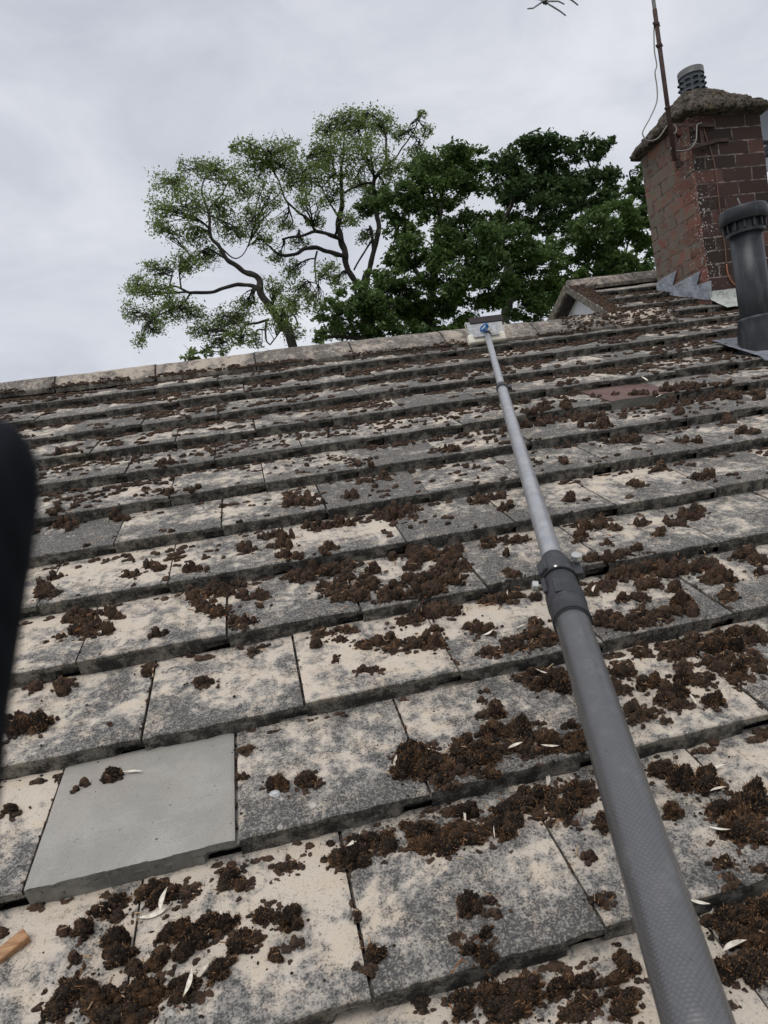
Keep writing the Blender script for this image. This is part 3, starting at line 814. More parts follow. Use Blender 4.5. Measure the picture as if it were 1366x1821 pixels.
# satellite dish behind the chimney
dish = empty('satellite_dish', tuple(pix(1400, 300, depth(cc) + .62)))
tag(dish, 'pale grey satellite dish edge showing behind right side of the chimney', 'satellite dish')
dc = pix(1404, 238, depth(cc) + .72)
b = MB(); ax = CW - dc + np.array([.7, 0, .5]); ax /= np.linalg.norm(ax)
prof = [(.25 * math.sqrt(q / 8) if q else 0.001, .05 * (q / 8) - .05) for q in range(9)]
prof += [(.256, .002), (.252, -.006)] + [(.25 * math.sqrt(q / 8) if q else .001, .05 * (q / 8) - .056) for q in range(8, -1, -1)]
b.lathe(dc, ax, prof, 48, False); b.build('reflector', M_DISH, dish, True)
b = MB(); pk = dc - ax * .07
b.box(pk - [0, 0, .06], (1, 0, 0), (0, 1, 0), (0, 0, 1), .05, .05, .10, .01)
b.box(pix(1372, 268, depth(cc) + .60), (1, 0, 0), (0, 1, 0), (0, 0, 1), .045, .03, .035, .008)
pw = np.array([CX + CWID - .01, CY + .38, pk[2] - .12])
b.tube([pk - [0, 0, .06], pw], .016, 8); b.build('mounting_arm', M_BLACKPL, dish)
b = MB(); lo = dc + ax * .25 - np.array([0, 0, .2])
b.tube([dc - np.array([0, 0, .23]), lo], .009, 8); b.box(lo, (1, 0, 0), (0, 1, 0), (0, 0, 1), .02, .04, .02, .006); b.build('feed_horn', M_BLACKPL, dish)

# ------------------------------------------------------------------ vent pipe
vb = rw(*roofhit(1352, 618, 0)[:3])
vent = empty('vent_pipe', tuple(vb)); tag(vent, 'dark grey plastic vent pipe with slotted cap standing on the roof beside chimney', 'vent pipe')
pr = .068
b = MB(); b.lathe(vb + [0, 0, -.05], (0, 0, 1), [(pr, 0), (pr, .605), (pr - .006, .605)], 48); b.build('pipe', M_BLACKPL, vent, True)
b = MB(); b.lathe(vb + [0, 0, -.06], (0, 0, 1), [(pr + .028, 0), (pr + .022, .09), (pr + .018, .15), (pr + .010, .185), (pr + .012, .19), (pr + .009, .20), (pr + .001, .203)], 48, False)
b.build('collar', M_BLACKPL, vent, True)
b = MB(); z = .515
b.lathe(vb + [0, 0, z], (0, 0, 1), [(pr + .002, 0), (pr + .013, .003), (pr + .014, .016), (pr + .008, .018), (pr + .007, .058)], 48, False)
for j in range(14):
    a = 2 * math.pi * j / 14; c, s = math.cos(a), math.sin(a)
    b.box(vb + np.array([(pr + .012) * c, (pr + .012) * s, z + .036]), (-s, c, 0), (c, s, 0), (0, 0, 1), .004, .009, .018)
cp = b.build('cap', M_BLACKPL, vent)
b = MB(); b.lathe(vb + [0, 0, z + .055], (0, 0, 1), [(pr + .008, .004), (pr + .030, -.002), (pr + .034, .0), (pr + .033, .056), (pr + .029, .063), (pr - .005, .070), (.03, .074), (.0005, .075)], 56, False)
b.build('cap', M_BLACKPL, vent, True)
b = MB(); b.tube([vb + [-.02, -.02, z + .125], vb + [-.035, -.02, z + .165]], .003, 6); b.build('spike', M_ALU, vent)
b = MB(); uv_ = AW.T @ vb; gridn = 14; vs = []; fs = []
for j in range(gridn + 1):
    for i in range(gridn + 1):
        u = uv_[0] - .115 + .31 * i / gridn; v = uv_[1] - .17 + .36 * j / gridn
        e_ = .012 if j == 0 else 0
        n = .006 + .012 * max(0, mnoise.noise((u * 10, v * 10, 3))) + .003 * mnoise.noise((u * 40, v * 40, 3))
        if j == 0: v -= .012 * mnoise.noise((u * 16, 2, 2)); n -= .012
        if i == 0: u -= .012 * mnoise.noise((v * 14, 2, 5))
        vs.append(rw(u, v, n)); 
        if i < gridn and j < gridn: a = j * (gridn + 1) + i; fs.append((a, a + 1, a + gridn + 2, a + gridn + 1))
b.add(vs, fs); b.build('lead_sheet', M_LEADDK, vent, True)

# ------------------------------------------------------------------ telescopic pole with scraper head
H0 = rw(*roofhit(867, 596, .045)[:3]); HB = pix(1241, 1821, .475)
dirp = HB - H0; LP = np.linalg.norm(dirp); dirp /= LP
pole = empty('scraper_pole', tuple(HB)); tag(pole, 'long grey telescopic pole reaching up the roof to a scraper head at the ridge', 'pole')
def pc_(s):      # s metres from the head, slight sag under its own weight
    q = s / LP
    return H0 + dirp * s - np.array([0, 0, .045]) * (4 * q * (1 - q)) * (1 if q < 1 else 0)
def s_of_y(y):
    lo_, hi_ = 0.0, LP + .2
    for _ in range(50):
        md = (lo_ + hi_) / 2
        Y = M.T @ (pc_(md) - CW); yy = 910.5 + FPX * Y[1] / Y[2]
        if yy < y: lo_ = md
        else: hi_ = md
    return (lo_ + hi_) / 2
def pole_tube(name, s0, s1, r, mat, rings=40, seg=40):
    V, F, UV = [], [], []
    for i in range(rings + 1):
        s = s0 + (s1 - s0) * i / rings; p = pc_(s); t = pc_(s + .01) - pc_(s - .01); t /= np.linalg.norm(t)
        u = np.cross(t, (0, 0, 1.0)); u /= np.linalg.norm(u); w = np.cross(t, u)
        for k in range(seg + 1):
            a = 2 * math.pi * k / seg; V.append(p + r * (math.cos(a) * u + math.sin(a) * w)); UV.append((k / seg, s))
    n = seg + 1
    for i in range(rings):
        for k in range(seg): a = i * n + k; F.append((a, a + 1, a + n + 1, a + n))
    F.append(tuple(range(seg))[::-1]); F.append(tuple(rings * n + k for k in range(seg)))
    me = bpy.data.meshes.new(name); me.from_pydata([tuple(p) for p in V], [], F); me.update()
    ul = me.uv_layers.new(name='UVMap')
    for l in me.loops: ul.data[l.index].uv = UV[l.vertex_index]
    me.materials.append(mat); me.polygons.foreach_set('use_smooth', [True] * (len(F) - 2) + [False] * 2)
    o = bpy.data.objects.new(name, me); COL.objects.link(o); put(o, pole); return o
s1, s2 = s_of_y(690), s_of_y(1060)
pole_tube('pole_section', -.01, s1 + .03, .0150, M_POLE2, 24)
pole_tube('pole_section', s1, s2 + .03, .0187, M_POLE2, 30)
pole_tube('pole_section', s2 + .0, LP + .35, .0250, M_POLE, 40, 48)
def collar(s, prof, mat, name, parent=None, seg=40, squash=None):
    p = pc_(s); t = pc_(s + .01) - pc_(s - .01)
    b = MB(); b.lathe(p, t, prof, seg, True); return b.build(name, mat, parent or pole, True)
# lower clamp: two bands with a gap, lever block and thumb screws
sA, sB, sC = s_of_y(996), s_of_y(1040), s_of_y(1108)
Lc = sC - sA
t_ax = pc_(sB + .01) - pc_(sB - .01); t_ax /= np.linalg.norm(t_ax)
lat = np.cross(t_ax, (0, 0, 1.0)); lat /= np.linalg.norm(lat); nup = np.cross(lat, t_ax)
if nup[2] < 0: nup = -nup
view = CW - pc_(sB); 
b = MB()
b.lathe(pc_(sA), t_ax, [(.0190, 0), (.0215, .002), (.0235, .010), (.0262, Lc * .13), (.0290, Lc * .16), (.0300, Lc * .20), (.0300, Lc * .38), (.0285, Lc * .40), (.0272, Lc * .405), (.0272, Lc * .60), (.0296, Lc * .605), (.0300, Lc * .62), (.0300, Lc * .78), (.0288, Lc * .79), (.0288, Lc * .97), (.0278, Lc), (.0252, Lc + .001)], 48, True)
clamp = b.build('clamp', M_CLAMP, pole)
clamp.data.polygons.foreach_set('use_smooth', [False] * len(clamp.data.polygons))
lx = lat if np.dot(lat, (1, 0, 0)) > 0 else -lat
b = MB()
b.box(pc_(sA + Lc * .29) + lx * .030 + nup * .008, t_ax, lx, nup, Lc * .10, .010, .006, .002)
b.box(pc_(sA + Lc * .29) - lx * .024 + nup * .020, t_ax, lx + nup, nup - lx, Lc * .09, .010, .004, .0015)
b.box(pc_(sA + Lc * .56) - lx * .026 + nup * .014, t_ax, lx + nup, nup - lx, Lc * .10, .004, .006, .0015)
b.box(pc_(sA + Lc * .68) - lx * .010 + nup * .0285, t_ax, lx, nup, Lc * .10, .006, .003, .001)
put(b.build('clamp_ears', M_CLAMP, pole), pole)
b = MB(); b.lathe(pc_(sA + Lc * .395), t_ax, [(.0274, 0), (.0305, .0005), (.0305, .0045), (.0274, .005)], 48); b.build('clamp_gap_shade', M_GAPSHADE, pole); b = MB(); b.lathe(pc_(sA + Lc * .99), t_ax, [(.0252, 0), (.0288, .0004), (.0288, .003), (.0252, .0034)], 48)  # solid black rings stand in for the shade in the clamp's gaps
b.build('clamp_gap_shade', M_GAPSHADE, pole)
b = MB(); q = pc_(sA + Lc * .22) + lx * .034 + nup * .012
b.lathe(q, nup + lx * .1, [(.003, -.012), (.003, .008), (.0095, .008), (.0095, .0155), (.0085, .017), (.0, .017)], 20, False)
b.build('thumb_screw', M_STEEL, pole); b = MB(); q2 = pc_(sA + Lc * .47) - lx * .034 + nup * .006
b.lathe(q2, -lx + nup * .25, [(.003, -.012), (.003, .004), (.0085, .004), (.0085, .012), (.007, .0135), (.0, .0135)], 20, False)
b.build('thumb_screw', M_STEEL, pole); b = MB(); q3 = pc_(sA + Lc * .385) + nup * .0285 - lx * .004
b.lathe(q3, nup, [(.0, -.002), (.0035, -.002), (.0035, .002), (.002, .003), (0, .003)], 12, False)
b.build('rivet', M_STEEL, pole)
# upper clamp
b = MB(); b.lathe(pc_(s1 - .02), t_ax, [(.0155, 0), (.0205, .002), (.0215, .015), (.0215, .04), (.0225, .042), (.0225, .056), (.019, .058)], 32)
b.box(pc_(s1 + .01) + lx * .024, t_ax, lx, nup, .02, .007, .008, .002)
b.lathe(pc_(s1 + .008) + lx * .030 - nup * .004, lx, [(.004, 0), (.013, 0), (.013, .005), (0, .005)], 14, False)
b.build('clamp', M_CLAMP, pole)
# scraper head
dh = depth(H0)
ux = np.array([1.0, 0, 0]); e2 = np.array([0, .30, .954]); e2 /= np.linalg.norm(e2); e3 = np.cross(ux, e2)
pxm = dh / FPX
def hb(name, x, y, dd, wpx, hpx, th, mat, bev=.003):
    b = MB(); b.box(pix(x, y, dh + dd), ux, e2, e3, wpx * pxm / 2 / .99, hpx * pxm / 2, th / 2, bev); return b.build(name, mat, pole)
hb('foam_block', 865.5, 602, .010, 69, 17, .035, M_FOAM, .006)
hb('scraper_plate', 863, 582, .02, 66, 26, .004, M_PLATE, .001)
hb('scraper_blade', 864, 568, .03, 62, 13, .008, M_RUBBER, .003)
hb('backing_plate', 865, 594, -.012, 47, 8, .006, M_PLATE, .001)
b = MB(); b.lathe(pc_(-.02), t_ax, [(.0, -.002), (.019, 0), (.0205, .004), (.0205, .03), (.0165, .032)], 24)
b.box(pc_(-.012) + e2 * .01, ux, e2, e3, .022, .016, .008, .002)
b.build('head_socket', M_CLAMP, pole)
b = MB()
loop = [(856, 590), (855, 584), (860, 578), (866, 576), (864, 582), (858, 587), (862, 590), (868, 580), (862, 577), (857, 582)]
b.tube(smooth_path([pix(x, y, dh - .02 - .006 * (i % 3)) for i, (x, y) in enumerate(loop)], 5), .0042, 7); b.build('cord', M_BLUE, pole, True)
b = MB()
for pts in ([(880, 591), (873, 591), (871, 586), (869, 578)], [(896, 574), (905, 580), (912, 588), (919, 597)], [(897, 577), (908, 586), (914, 597)], [(829, 573), (827, 578), (830, 586)], [(858, 588), (862, 586), (868, 587), (873, 584)], [(885, 590), (889, 585), (888, 577)]):
    b.tube(smooth_path([pix(x, y, dh - .02) for x, y in pts], 5), .0026, 5)
b.build('wire', M_STRAND, pole, True)

# ------------------------------------------------------------------ black padding close to the lens
pd_ = .07
pad = empty('ladder_stile', tuple(pix(-60, 1400, pd_))); tag(pad, 'out of focus black padded end of a ladder stile at left edge of the view', 'ladder')
rings = []
axx, axy, axz = M[:, 0], -M[:, 1], -M[:, 2]
outl = [(-10, 742, 3), (8, 746, 28), (24, 756, 45), (40, 775, 62), (54, 800, 75), (62, 830, 84), (63, 880, 88), (58, 940, 88), (48, 1010, 86), (36, 1090, 84), (24, 1170, 84), (10, 1260, 84), (0, 1360, 84), (-14, 1480, 84), (-30, 1650, 84), (-60, 1950, 84), (-95, 2300, 84)]
b = MB()
for xr, y, w_ in outl:
    c = pix(xr - w_, y, pd_); rr = w_ * pd_ / FPX
    rings.append([c + axx * rr * math.cos(2 * math.pi * k / 32) + axz * rr * .9 * math.sin(2 * math.pi * k / 32) for k in range(32)])
b.loft(rings, True); b.build('padding', M_PAD, pad, True)
b = MB(); e0 = pix(-100, 2250, pd_); e1 = np.array([e0[0] - .12, e0[1] - .55, GZ])
b.tube([e0, e1], .022, 12); b.build('rail', M_ALU, pad)

# ------------------------------------------------------------------ moss
def clump_mesh(name, seed, nl, elong, sub, fib):
    import bmesh
    r = random.Random(seed); bm = bmesh.new()
    lumps = []
    nl = int(nl * 1.1) + 1
    for i in range(nl):
        a = r.uniform(0, 6.28); d = .82 * math.sqrt(r.random()) if i else 0
        rad = (.56 if i == 0 else r.uniform(.22, .46) * (1.15 - .3 * d)) if nl > 3 else r.uniform(.45, .66)
        c = (d * math.cos(a) * elong, d * math.sin(a) / elong ** .5, r.uniform(.02, .34) * (1.1 - d))
        lumps.append((c, rad))
    for c, rad in lumps:
        m0 = len(bm.verts)
        bmesh.ops.create_icosphere(bm, subdivisions=sub, radius=1)
        bm.verts.ensure_lookup_table()
        s = r.uniform(0, 100)
        for v in list(bm.verts)[m0:]:
            d = v.co.normalized()
            f = .20 * mnoise.noise(d * 1.6 + Vector((s, 0, 0))) + .26 * mnoise.noise(d * 4 + Vector((0, s, 0))) + .24 * mnoise.noise(d * 9 + Vector((0, 0, s)))
            if sub == 2: f += .22 * mnoise.noise(d * 6 + Vector((s, s, 3)))
            if sub >= 4: f += .20 * mnoise.noise(d * 19 + Vector((s, s, 0)))
            q = d * rad * (1 + f)
            q.z *= .95
            q += Vector(c)
            if q.z < -.06: q.z = -.06 + (q.z + .06) * .15
            v.co = q
    # dry fibres standing off the surface
    vs = [v.co.copy() for v in bm.verts if v.co.z > .05]
    fibs = []
    for _ in range(fib):
        p = r.choice(vs); d = Vector((p.x + r.uniform(-.6, .6), p.y + r.uniform(-.6, .6), p.z + .25 + r.uniform(-.4, .4))).normalized()
        L_ = r.uniform(.06, .26); sidev = d.cross(Vector((r.uniform(-1, 1), r.uniform(-1, 1), r.uniform(-1, 1)))).normalized() * .026
        bend = Vector((r.uniform(-1, 1), r.uniform(-1, 1), -.3)) * L_ * .35
        a = bm.verts.new(p - sidev); b_ = bm.verts.new(p + sidev); m1 = bm.verts.new(p + d * L_ * .6 + sidev * .7); m2 = bm.verts.new(p + d * L_ * .6 - sidev * .7); e = bm.verts.new(p + d * L_ + bend)
        for f in (bm.faces.new((a, b_, m1)), bm.faces.new((a, m1, m2)), bm.faces.new((m2, m1, e))): f.material_index = 1
    me = bpy.data.meshes.new(name); bm.to_mesh(me); bm.free()
    me.materials.append(M_MOSS); me.materials.append(M_FIB)
    me.polygons.foreach_set('use_smooth', [True] * len(me.polygons))
    return me
HI = [clump_mesh('moss_clump', 11 + i, [7, 4, 9, 6, 5, 8][i], [1.15, 1.35, 1.0, 1.25, 1.1, 1.4][i], 4, 260) for i in range(6)]
MID = [clump_mesh('moss_clump', 31 + i, [5, 3, 6, 4, 2, 7][i], [1.2, 1.4, 1.0, 1.3, 1.0, 1.5][i], 3, 70) for i in range(6)]
LOW = [clump_mesh('moss_clump', 51 + i, [2, 3, 2, 1, 3][i], [1.3, 1.5, 1.1, 1.2, 1.5][i], 2, 10) for i in range(5)]
# (x, y, rx, ry): patches of moss measured on the photograph
PATCH = """46 1287 42 24;67 1225 14 8;110 1212 20 10;164 1100 46 20;164 1122 40 14;82 1056 26 12;280 1132 13 7;107 1136 10 5;374 1048 46 16;366 1080 26 14;388 1093 18 9;416 1110 18 9;
420 1041 22 7;435 1064 15 8;465 1061 20 8;465 1079 8 5;533 1015 40 14;600 1010 40 14;620 1040 56 18;620 1062 44 14;665 1017 14 7;564 1126 20 9;615 1123 24 8;566 1151 13 7;605 1140 14 8;651 1151 20 10;690 1146 34 12;
651 1194 22 7;597 1177 9 6;363 1216 17 8;260 1200 10 10;197 1288 6 4;448 1137 24 8;154 1397 10 9;137 1407 9 6;208 1384 25 13;500 1402 24 14;551 1397 26 18;441 1336 17 9;433 1384 9 9;23 1442 17 9;
505 1542 26 14;615 1530 36 24;666 1504 42 22;287 1592 46 18;340 1592 30 14;420 1575 34 16;410 1558 18 12;200 1621 38 18;154 1657 22 18;117 1661 16 14;134 1707 14 13;328 1668 46 26;379 1654 34 18;333 1698 22 16;
436 1678 36 24;477 1634 32 20;518 1640 24 20;525 1680 15 14;489 1703 18 12;390 1732 30 17;215 1680 27 24;215 1709 30 22;287 1709 28 18;240 1725 24 14;154 1778 66 26;246 1775 56 30;328 1772 38 28;105 1800 28 16;215 1808 60 18;
635 1632 9 22;666 1703 20 16;660 1730 8 18;5 1662 14 12;190 1680 7 6;745 1365 48 24;861 1375 26 17;806 1395 32 14;785 1362 20 12;816 1440 38 16;770 1500 44 26;745 1485 28 20;806 1488 30 22;891 1468 38 20;845 1490 26 15;931 1450 46 24;
991 1450 34 24;956 1412 48 18;1031 1415 40 22;901 1488 22 12;695 1510 18 16;1049 1526 15 12;1072 1470 20 20;1195 1448 20 13;1308 1485 52 22;1283 1445 42 18;1333 1450 30 24;1232 1400 46 20;1182 1372 30 14;1258 1385 22 15;1340 1418 22 16;
1353 1550 14 9;831 1616 26 19;871 1604 15 12;883 1628 15 13;1067 1606 13 24;851 1745 42 36;941 1772 38 24;911 1802 38 20;1001 1765 40 22;1082 1787 66 32;1062 1748 46 18;1030 1805 40 16;1112 1721 20 22;820 1802 24 14;
1308 1650 56 36;1348 1611 38 22;1333 1726 44 26;1285 1736 26 22;1298 1601 30 14;1352 1670 20 26;1297 1787 11 8;
710 915 44 18;695 993 9 6;775 988 54 16;805 1010 36 12;730 1008 18 9;760 1033 48 10;795 1030 34 11;700 1045 15 8;891 963 52 10;871 975 15 8;901 990 9 6;1057 935 34 10;1097 940 12 7;1039 960 18 9;1080 967 8 5;
1175 949 12 7;1197 930 22 9;1232 917 26 10;1145 932 14 6;1082 1020 46 13;1132 1010 52 15;1182 1015 46 14;1232 1010 48 12;1273 1030 34 15;1293 1060 19 11;1313 993 28 10;1353 1000 14 9;1350 1020 12 6;1147 1043 28 11;1082 1043 20 11;1202 1050 14 8;
1047 1056 14 8;1137 1066 18 8;1107 1066 12 6;921 1050 26 12;876 1068 26 9;956 1066 12 9;755 1080 62 18;795 1072 40 14;705 1085 36 12;710 1150 40 20;765 1146 22 15;773 1121 16 7;856 1120 30 11;953 1106 18 9;951 1136 42 18;886 1161 22 11;900 1146 14 8;
1107 1106 50 18;1157 1096 44 14;1217 1088 28 13;1072 1100 20 12;1127 1118 9 6;961 1200 54 20;981 1221 40 16;926 1211 22 12;1142 1158 25 13;1207 1161 36 18;1247 1146 44 17;1212 1188 20 9;1298 1150 58 18;1333 1141 32 14;1283 1180 44 16;1343 1181 28 22;
1257 1214 22 13;1318 1206 38 13;1262 1246 22 13;1212 1206 20 12;1353 1269 10 7;1117 1191 34 16;1102 1221 20 16;1157 1221 30 18;1197 1251 38 18;1147 1266 34 17;1182 1284 12 7;1127 1280 16 9;863 1232 9 6;856 1248 10 8;876 1269 22 14;856 1276 14 9;
1016 1294 13 11;956 1289 8 6;936 1289 9 6;901 1307 54 17;921 1317 30 13;971 1309 20 12;871 1312 20 10;831 1337 40 17;755 1352 54 22;730 1347 24 15;806 1366 34 16;856 1377 25 14;931 1342 30 13;881 1337 24 12;1006 1332 40 15;1031 1322 24 12;
538 893 44 10;564 939 22 8;610 934 20 8;492 957 32 7;497 975 26 8;441 983 22 7;515 883 12 5;625 883 13 6;666 867 8 4;220 921 19 8;307 891 20 5;348 888 14 5;108 929 36 7;279 1011 28 8;236 1024 22 6;97 1029 10 6;87 1057 26 8;187 819 14 5;128 821 26 5;302 840 22 5;
690 850 18 6;640 845 26 6;800 800 20 5;1010 795 8 4;1180 836 16 8;1250 850 22 8;1001 822 13 7;1130 863 15 7;870 884 30 7;850 893 20 6;905 905 20 6;1015 892 12 6;1060 760 34 7;1100 785 36 7;1130 787 12 6;1000 745 60 9;1050 745 40 9;950 748 30 8;
1240 700 60 9;1200 705 40 7;1290 708 34 7;1350 705 14 8;1160 715 40 7;1010 700 18 5;1093 702 10 4;1060 706 10 4;930 715 12 4;1330 770 24 7;1290 752 18 6;1205 735 12 5;1215 785 14 6;1240 788 10 5"""
items = []           # (screen size, u, v, n, ru, rv, h)
def add_clump(x, y, rpx_x, rpx_y, r):
    u, v, n, t = roofhit(x, y)
    if v < K0 * G + .03: return
    gz = abs((AW.T @ ray(x, y))[2]) / np.linalg.norm(ray(x, y))
    ru = rpx_x * t / FPX
    rv = max(.55 * ru, rpx_y * t / FPX / max(gz, .3) * .8)
    rv = min(rv, 1.05 * ru)
    h = min(1.9 * min(ru, rv), .036) * r.uniform(.8, 1.25)
    fr = v / G - math.floor(v / G)
    if fr > .93: v -= (fr - .93) * G + .004; n = surf_n(v)
    if fr < .06 and r.random() < .6: v += .03; n = surf_n(v)
    items.append((ru * FPX / t, u, v, n, ru, rv, h, t))
pr_ = random.Random(3)
for row in PATCH.replace('\n', '').split(';'):
    x, y, rx, ry = [float(q) for q in row.split()]
    t = roofhit(x, y)[3]
    base = .0128 * FPX / t * pr_.uniform(.85, 1.15)         # usual clump radius in px there
    if y > 1270 and ry > 14: base *= 1.12
    if rx <= base * 1.5:
        add_clump(x, y, rx, ry, pr_); continue
    area = rx * ry; cl = min(base, ry * 1.05)
    n = max(2, int(round(area / (cl * cl * .5) * (1.5 if y > 1270 else 1.05))))
    for i in range(n):
        for _ in range(20):
            a, b2 = pr_.uniform(-1, 1), pr_.uniform(-1, 1)
            if a * a + b2 * b2 < 1: break
        k = pr_.uniform(.55, 1.5)
        add_clump(x + a * (rx - cl * .5), y + b2 * max(ry - cl * .4, 2), cl * k, min(ry, cl * k * .6), pr_)
items.sort(key=lambda q: -q[0])
moss_info = []
def course_word(k):
    return {-3: 'lowest', -2: 'lowest', -1: 'second lowest', 0: 'third lowest', 1: 'fourth lowest', 2: 'fifth lowest', 3: 'sixth lowest', 4: 'seventh lowest', 5: 'eighth lowest', 6: 'ninth lowest'}.get(k, 'upper')
def pole_u(v):
    # u of the pole over the roof at this v
    lo_, hi_ = 0, LP + .3
    a = AW.T @ H0; c = AW.T @ HB; q = (v - a[1]) / (c[1] - a[1]); return a[0] + (c[0] - a[0]) * q
def mossmat(me): return me
stuffV, stuffF, stuffM, stuffN, CACHE = [], [], [], [0], {}
def stuff_add(me, u, v, n, ru, rv, h, rz_):
    if me not in CACHE:
        co = np.empty(len(me.vertices) * 3); me.vertices.foreach_get('co', co)
        tri = np.empty(len(me.polygons) * 3, dtype=np.int32); me.polygons.foreach_get('vertices', tri)
        mi = np.empty(len(me.polygons), dtype=np.int32); me.polygons.foreach_get('material_index', mi)
        CACHE[me] = (co.reshape(-1, 3), tri, mi)
    co, tri, mi = CACHE[me]
    c, s = math.cos(rz_), math.sin(rz_)
    P = np.stack([u + (co[:, 0] * c - co[:, 1] * s) * ru, v + (co[:, 0] * s + co[:, 1] * c) * rv, n + co[:, 2] * h], 1)
    stuffV.append(P @ AW.T); stuffF.append(tri + stuffN[0]); stuffM.append(mi); stuffN[0] += len(co)
NOBJ = 298
orot = Matrix(((1, 0, 0), (0, CP, -SP), (0, SP, CP)))
groups = {}
for i, (sz, u, v, n, ru, rv, h, t) in enumerate(items):
    if i < NOBJ: groups.setdefault((int(math.floor(v / G)), 'l' if u < pole_u(v) - .0 else 'r'), []).append(i)
for i, (sz, u, v, n, ru, rv, h, t) in enumerate(items):
    lib = HI if sz > 15 else (MID if sz > 8 else LOW)
    me = pr_.choice(lib); rz_ = pr_.uniform(-.5, .5) + (math.pi if pr_.random() < .5 else 0)
    if i >= NOBJ: stuff_add(pr_.choice(MID if sz > 9 else LOW), u, v, n, ru * 1.05, rv * 1.05, h * 1.15, rz_); continue
    o = bpy.data.objects.new('moss_clump', me); COL.objects.link(o)
    hh = h * 1.25
    mm = orot.to_4x4() @ Matrix.Rotation(rz_, 4, 'Z') @ Matrix.Diagonal((ru * 1.12, rv * 1.12, hh, 1))
    mm.translation = Vector(rw(u, v, n + .06 * hh))
    o.matrix_world = mm
    moss_info.append((o, i))
objs = {i: o for o, i in moss_info}
for (k, sd_), ids in groups.items():
    ids.sort(key=lambda i: -items[i][0])
    lr = 'left' if sd_ == 'l' else 'right'; cw = course_word(k)
    for rank, i in enumerate(ids):
        o = objs[i]
        if rank == 0 and len(ids) > 1: lb = f'largest dark moss clump {lr} of the pole on the {cw} tile course'
        elif rank == 1 and len(ids) > 2: lb = f'second largest moss clump {lr} of the pole on the {cw} tile course'
        else: lb = f'one of the smaller brown moss clumps {lr} of the pole on the {cw} course'
        if k == 0 and 0.02 * W < items[i][1] < 1.0 * W:
            lb = 'brown oval moss clump lying on the clean grey replacement tile' if items[i][4] > .02 else 'small black moss crumb lying on the clean grey replacement tile'
        tag(o, lb, 'moss clump', 'moss clumps scattered over the tiles')
# low reddish moss in the upper courses and crumbs at the foot of every step
TINY = [clump_mesh('moss_crumb', 71 + i, 1 + i % 2, 1.2, 2, 5) for i in range(4)]
r = random.Random(15)
bigc = [q for q in items if q[7] < 2.4]
for _ in range(6500):
    q = r.choice(bigc); a = r.uniform(0, 6.28); d = (.6 + abs(r.gauss(0, .75))) * q[4]
    u, v = q[1] + d * math.cos(a), q[2] + d * math.sin(a) * .9
    if 0.02 * W < u < 1.02 * W and 0 <= v < G: continue
    ru = r.uniform(.0022, .0062) * (1 if q[7] < 1.4 else 1.2)
    stuff_add(r.choice(TINY), u, v, surf_n(v) + .0008, ru * r.uniform(.9, 1.3), ru, ru * r.uniform(.7, 1.1), r.uniform(-3, 3))
r = random.Random(5)
def den(u, v): return mnoise.noise((u * 2.2, v * 5.0, 4.2)) * .6 + mnoise.noise((u * 7, v * 13, 1.2)) * .5
for k in range(3, 14):
    for _ in range(int(600 if k < 5 else 1250)):
        u = r.uniform(-1.3 if k > 5 else -.8, 4.2)
        if k >= 11 and u < ug(v_ := (k + .5) * G) + .05: continue
        fr = 1 - abs(r.gauss(0, .42)) if r.random() < .72 else r.uniform(0.02, .98)
        if not .02 < fr < .985: continue
        v = (k + fr) * G
        if k >= 10 and v > (ridge_v(u) + .01 if u < UG else V_AP_B - .1): continue
        if den(u, v) < (.10 if k < 5 else -.06) - .18 * (fr > .75): continue
        if k == 6 and 5.9 * W < u < 6.95 * W: continue
        ru = r.uniform(.005, .017) * (1.25 if k > 6 else .9); 
        stuff_add(r.choice(LOW), u, v, surf_n(v) + .001, ru * 1.2, ru * .8, r.uniform(.006, .013), r.uniform(-.5, .5))
for k in range(-2, 13):     # debris packed under the lower edges
    for _ in range(int(150 if k < 3 else 90)):
        u = r.uniform(-1.0, 4.2)
        if mnoise.noise((u * 3, k * 2.3, 9)) < -.05: continue
        if k >= 11 and u < UG: continue
        if k == -1 + 1 and 0 < u < W and False: continue
        v = (k + r.uniform(.90, .985)) * G
        if k == 10 and v > ridge_v(u): continue
        ru = r.uniform(.006, .016); stuff_add(r.choice(MID if k < 2 else LOW), u, v, surf_n(v) - .001, ru * 1.3, ru * .8, r.uniform(.005, .012), r.uniform(-.4, .4))
for k in range(-2, 8):      # moss sitting in the joints
    for i in range(-3, 13):
        u = (i + OFF[k]) * W
        for _ in range(30 if k < 2 else 12):
            if r.random() < .5 or mnoise.noise((i * 3.1, k * 5.3 + _ * .17, 2)) < -.05: continue
            v = (k + r.uniform(.05, .95)) * G; ru = r.uniform(.003, .0065)
            stuff_add(LOW[r.randrange(5)], u - .004 + r.uniform(-.003, .003), v, surf_n(v) - .005, ru * .9, ru * 1.7, .009, r.uniform(-.2, .2))
def tri_mesh(name, V, F, MI):
    V = np.concatenate(V); F = np.concatenate(F); MI = np.concatenate(MI); nf = len(MI)
    me = bpy.data.meshes.new(name)
    me.vertices.add(len(V)); me.vertices.foreach_set('co', V.ravel())
    me.loops.add(3 * nf); me.loops.foreach_set('vertex_index', F.astype(np.int32))
    me.polygons.add(nf); me.polygons.foreach_set('loop_start', np.arange(0, 3 * nf, 3, dtype=np.int32)); me.polygons.foreach_set('loop_total', np.full(nf, 3, dtype=np.int32))
    me.polygons.foreach_set('material_index', MI)
    me.update(calc_edges=True); return me
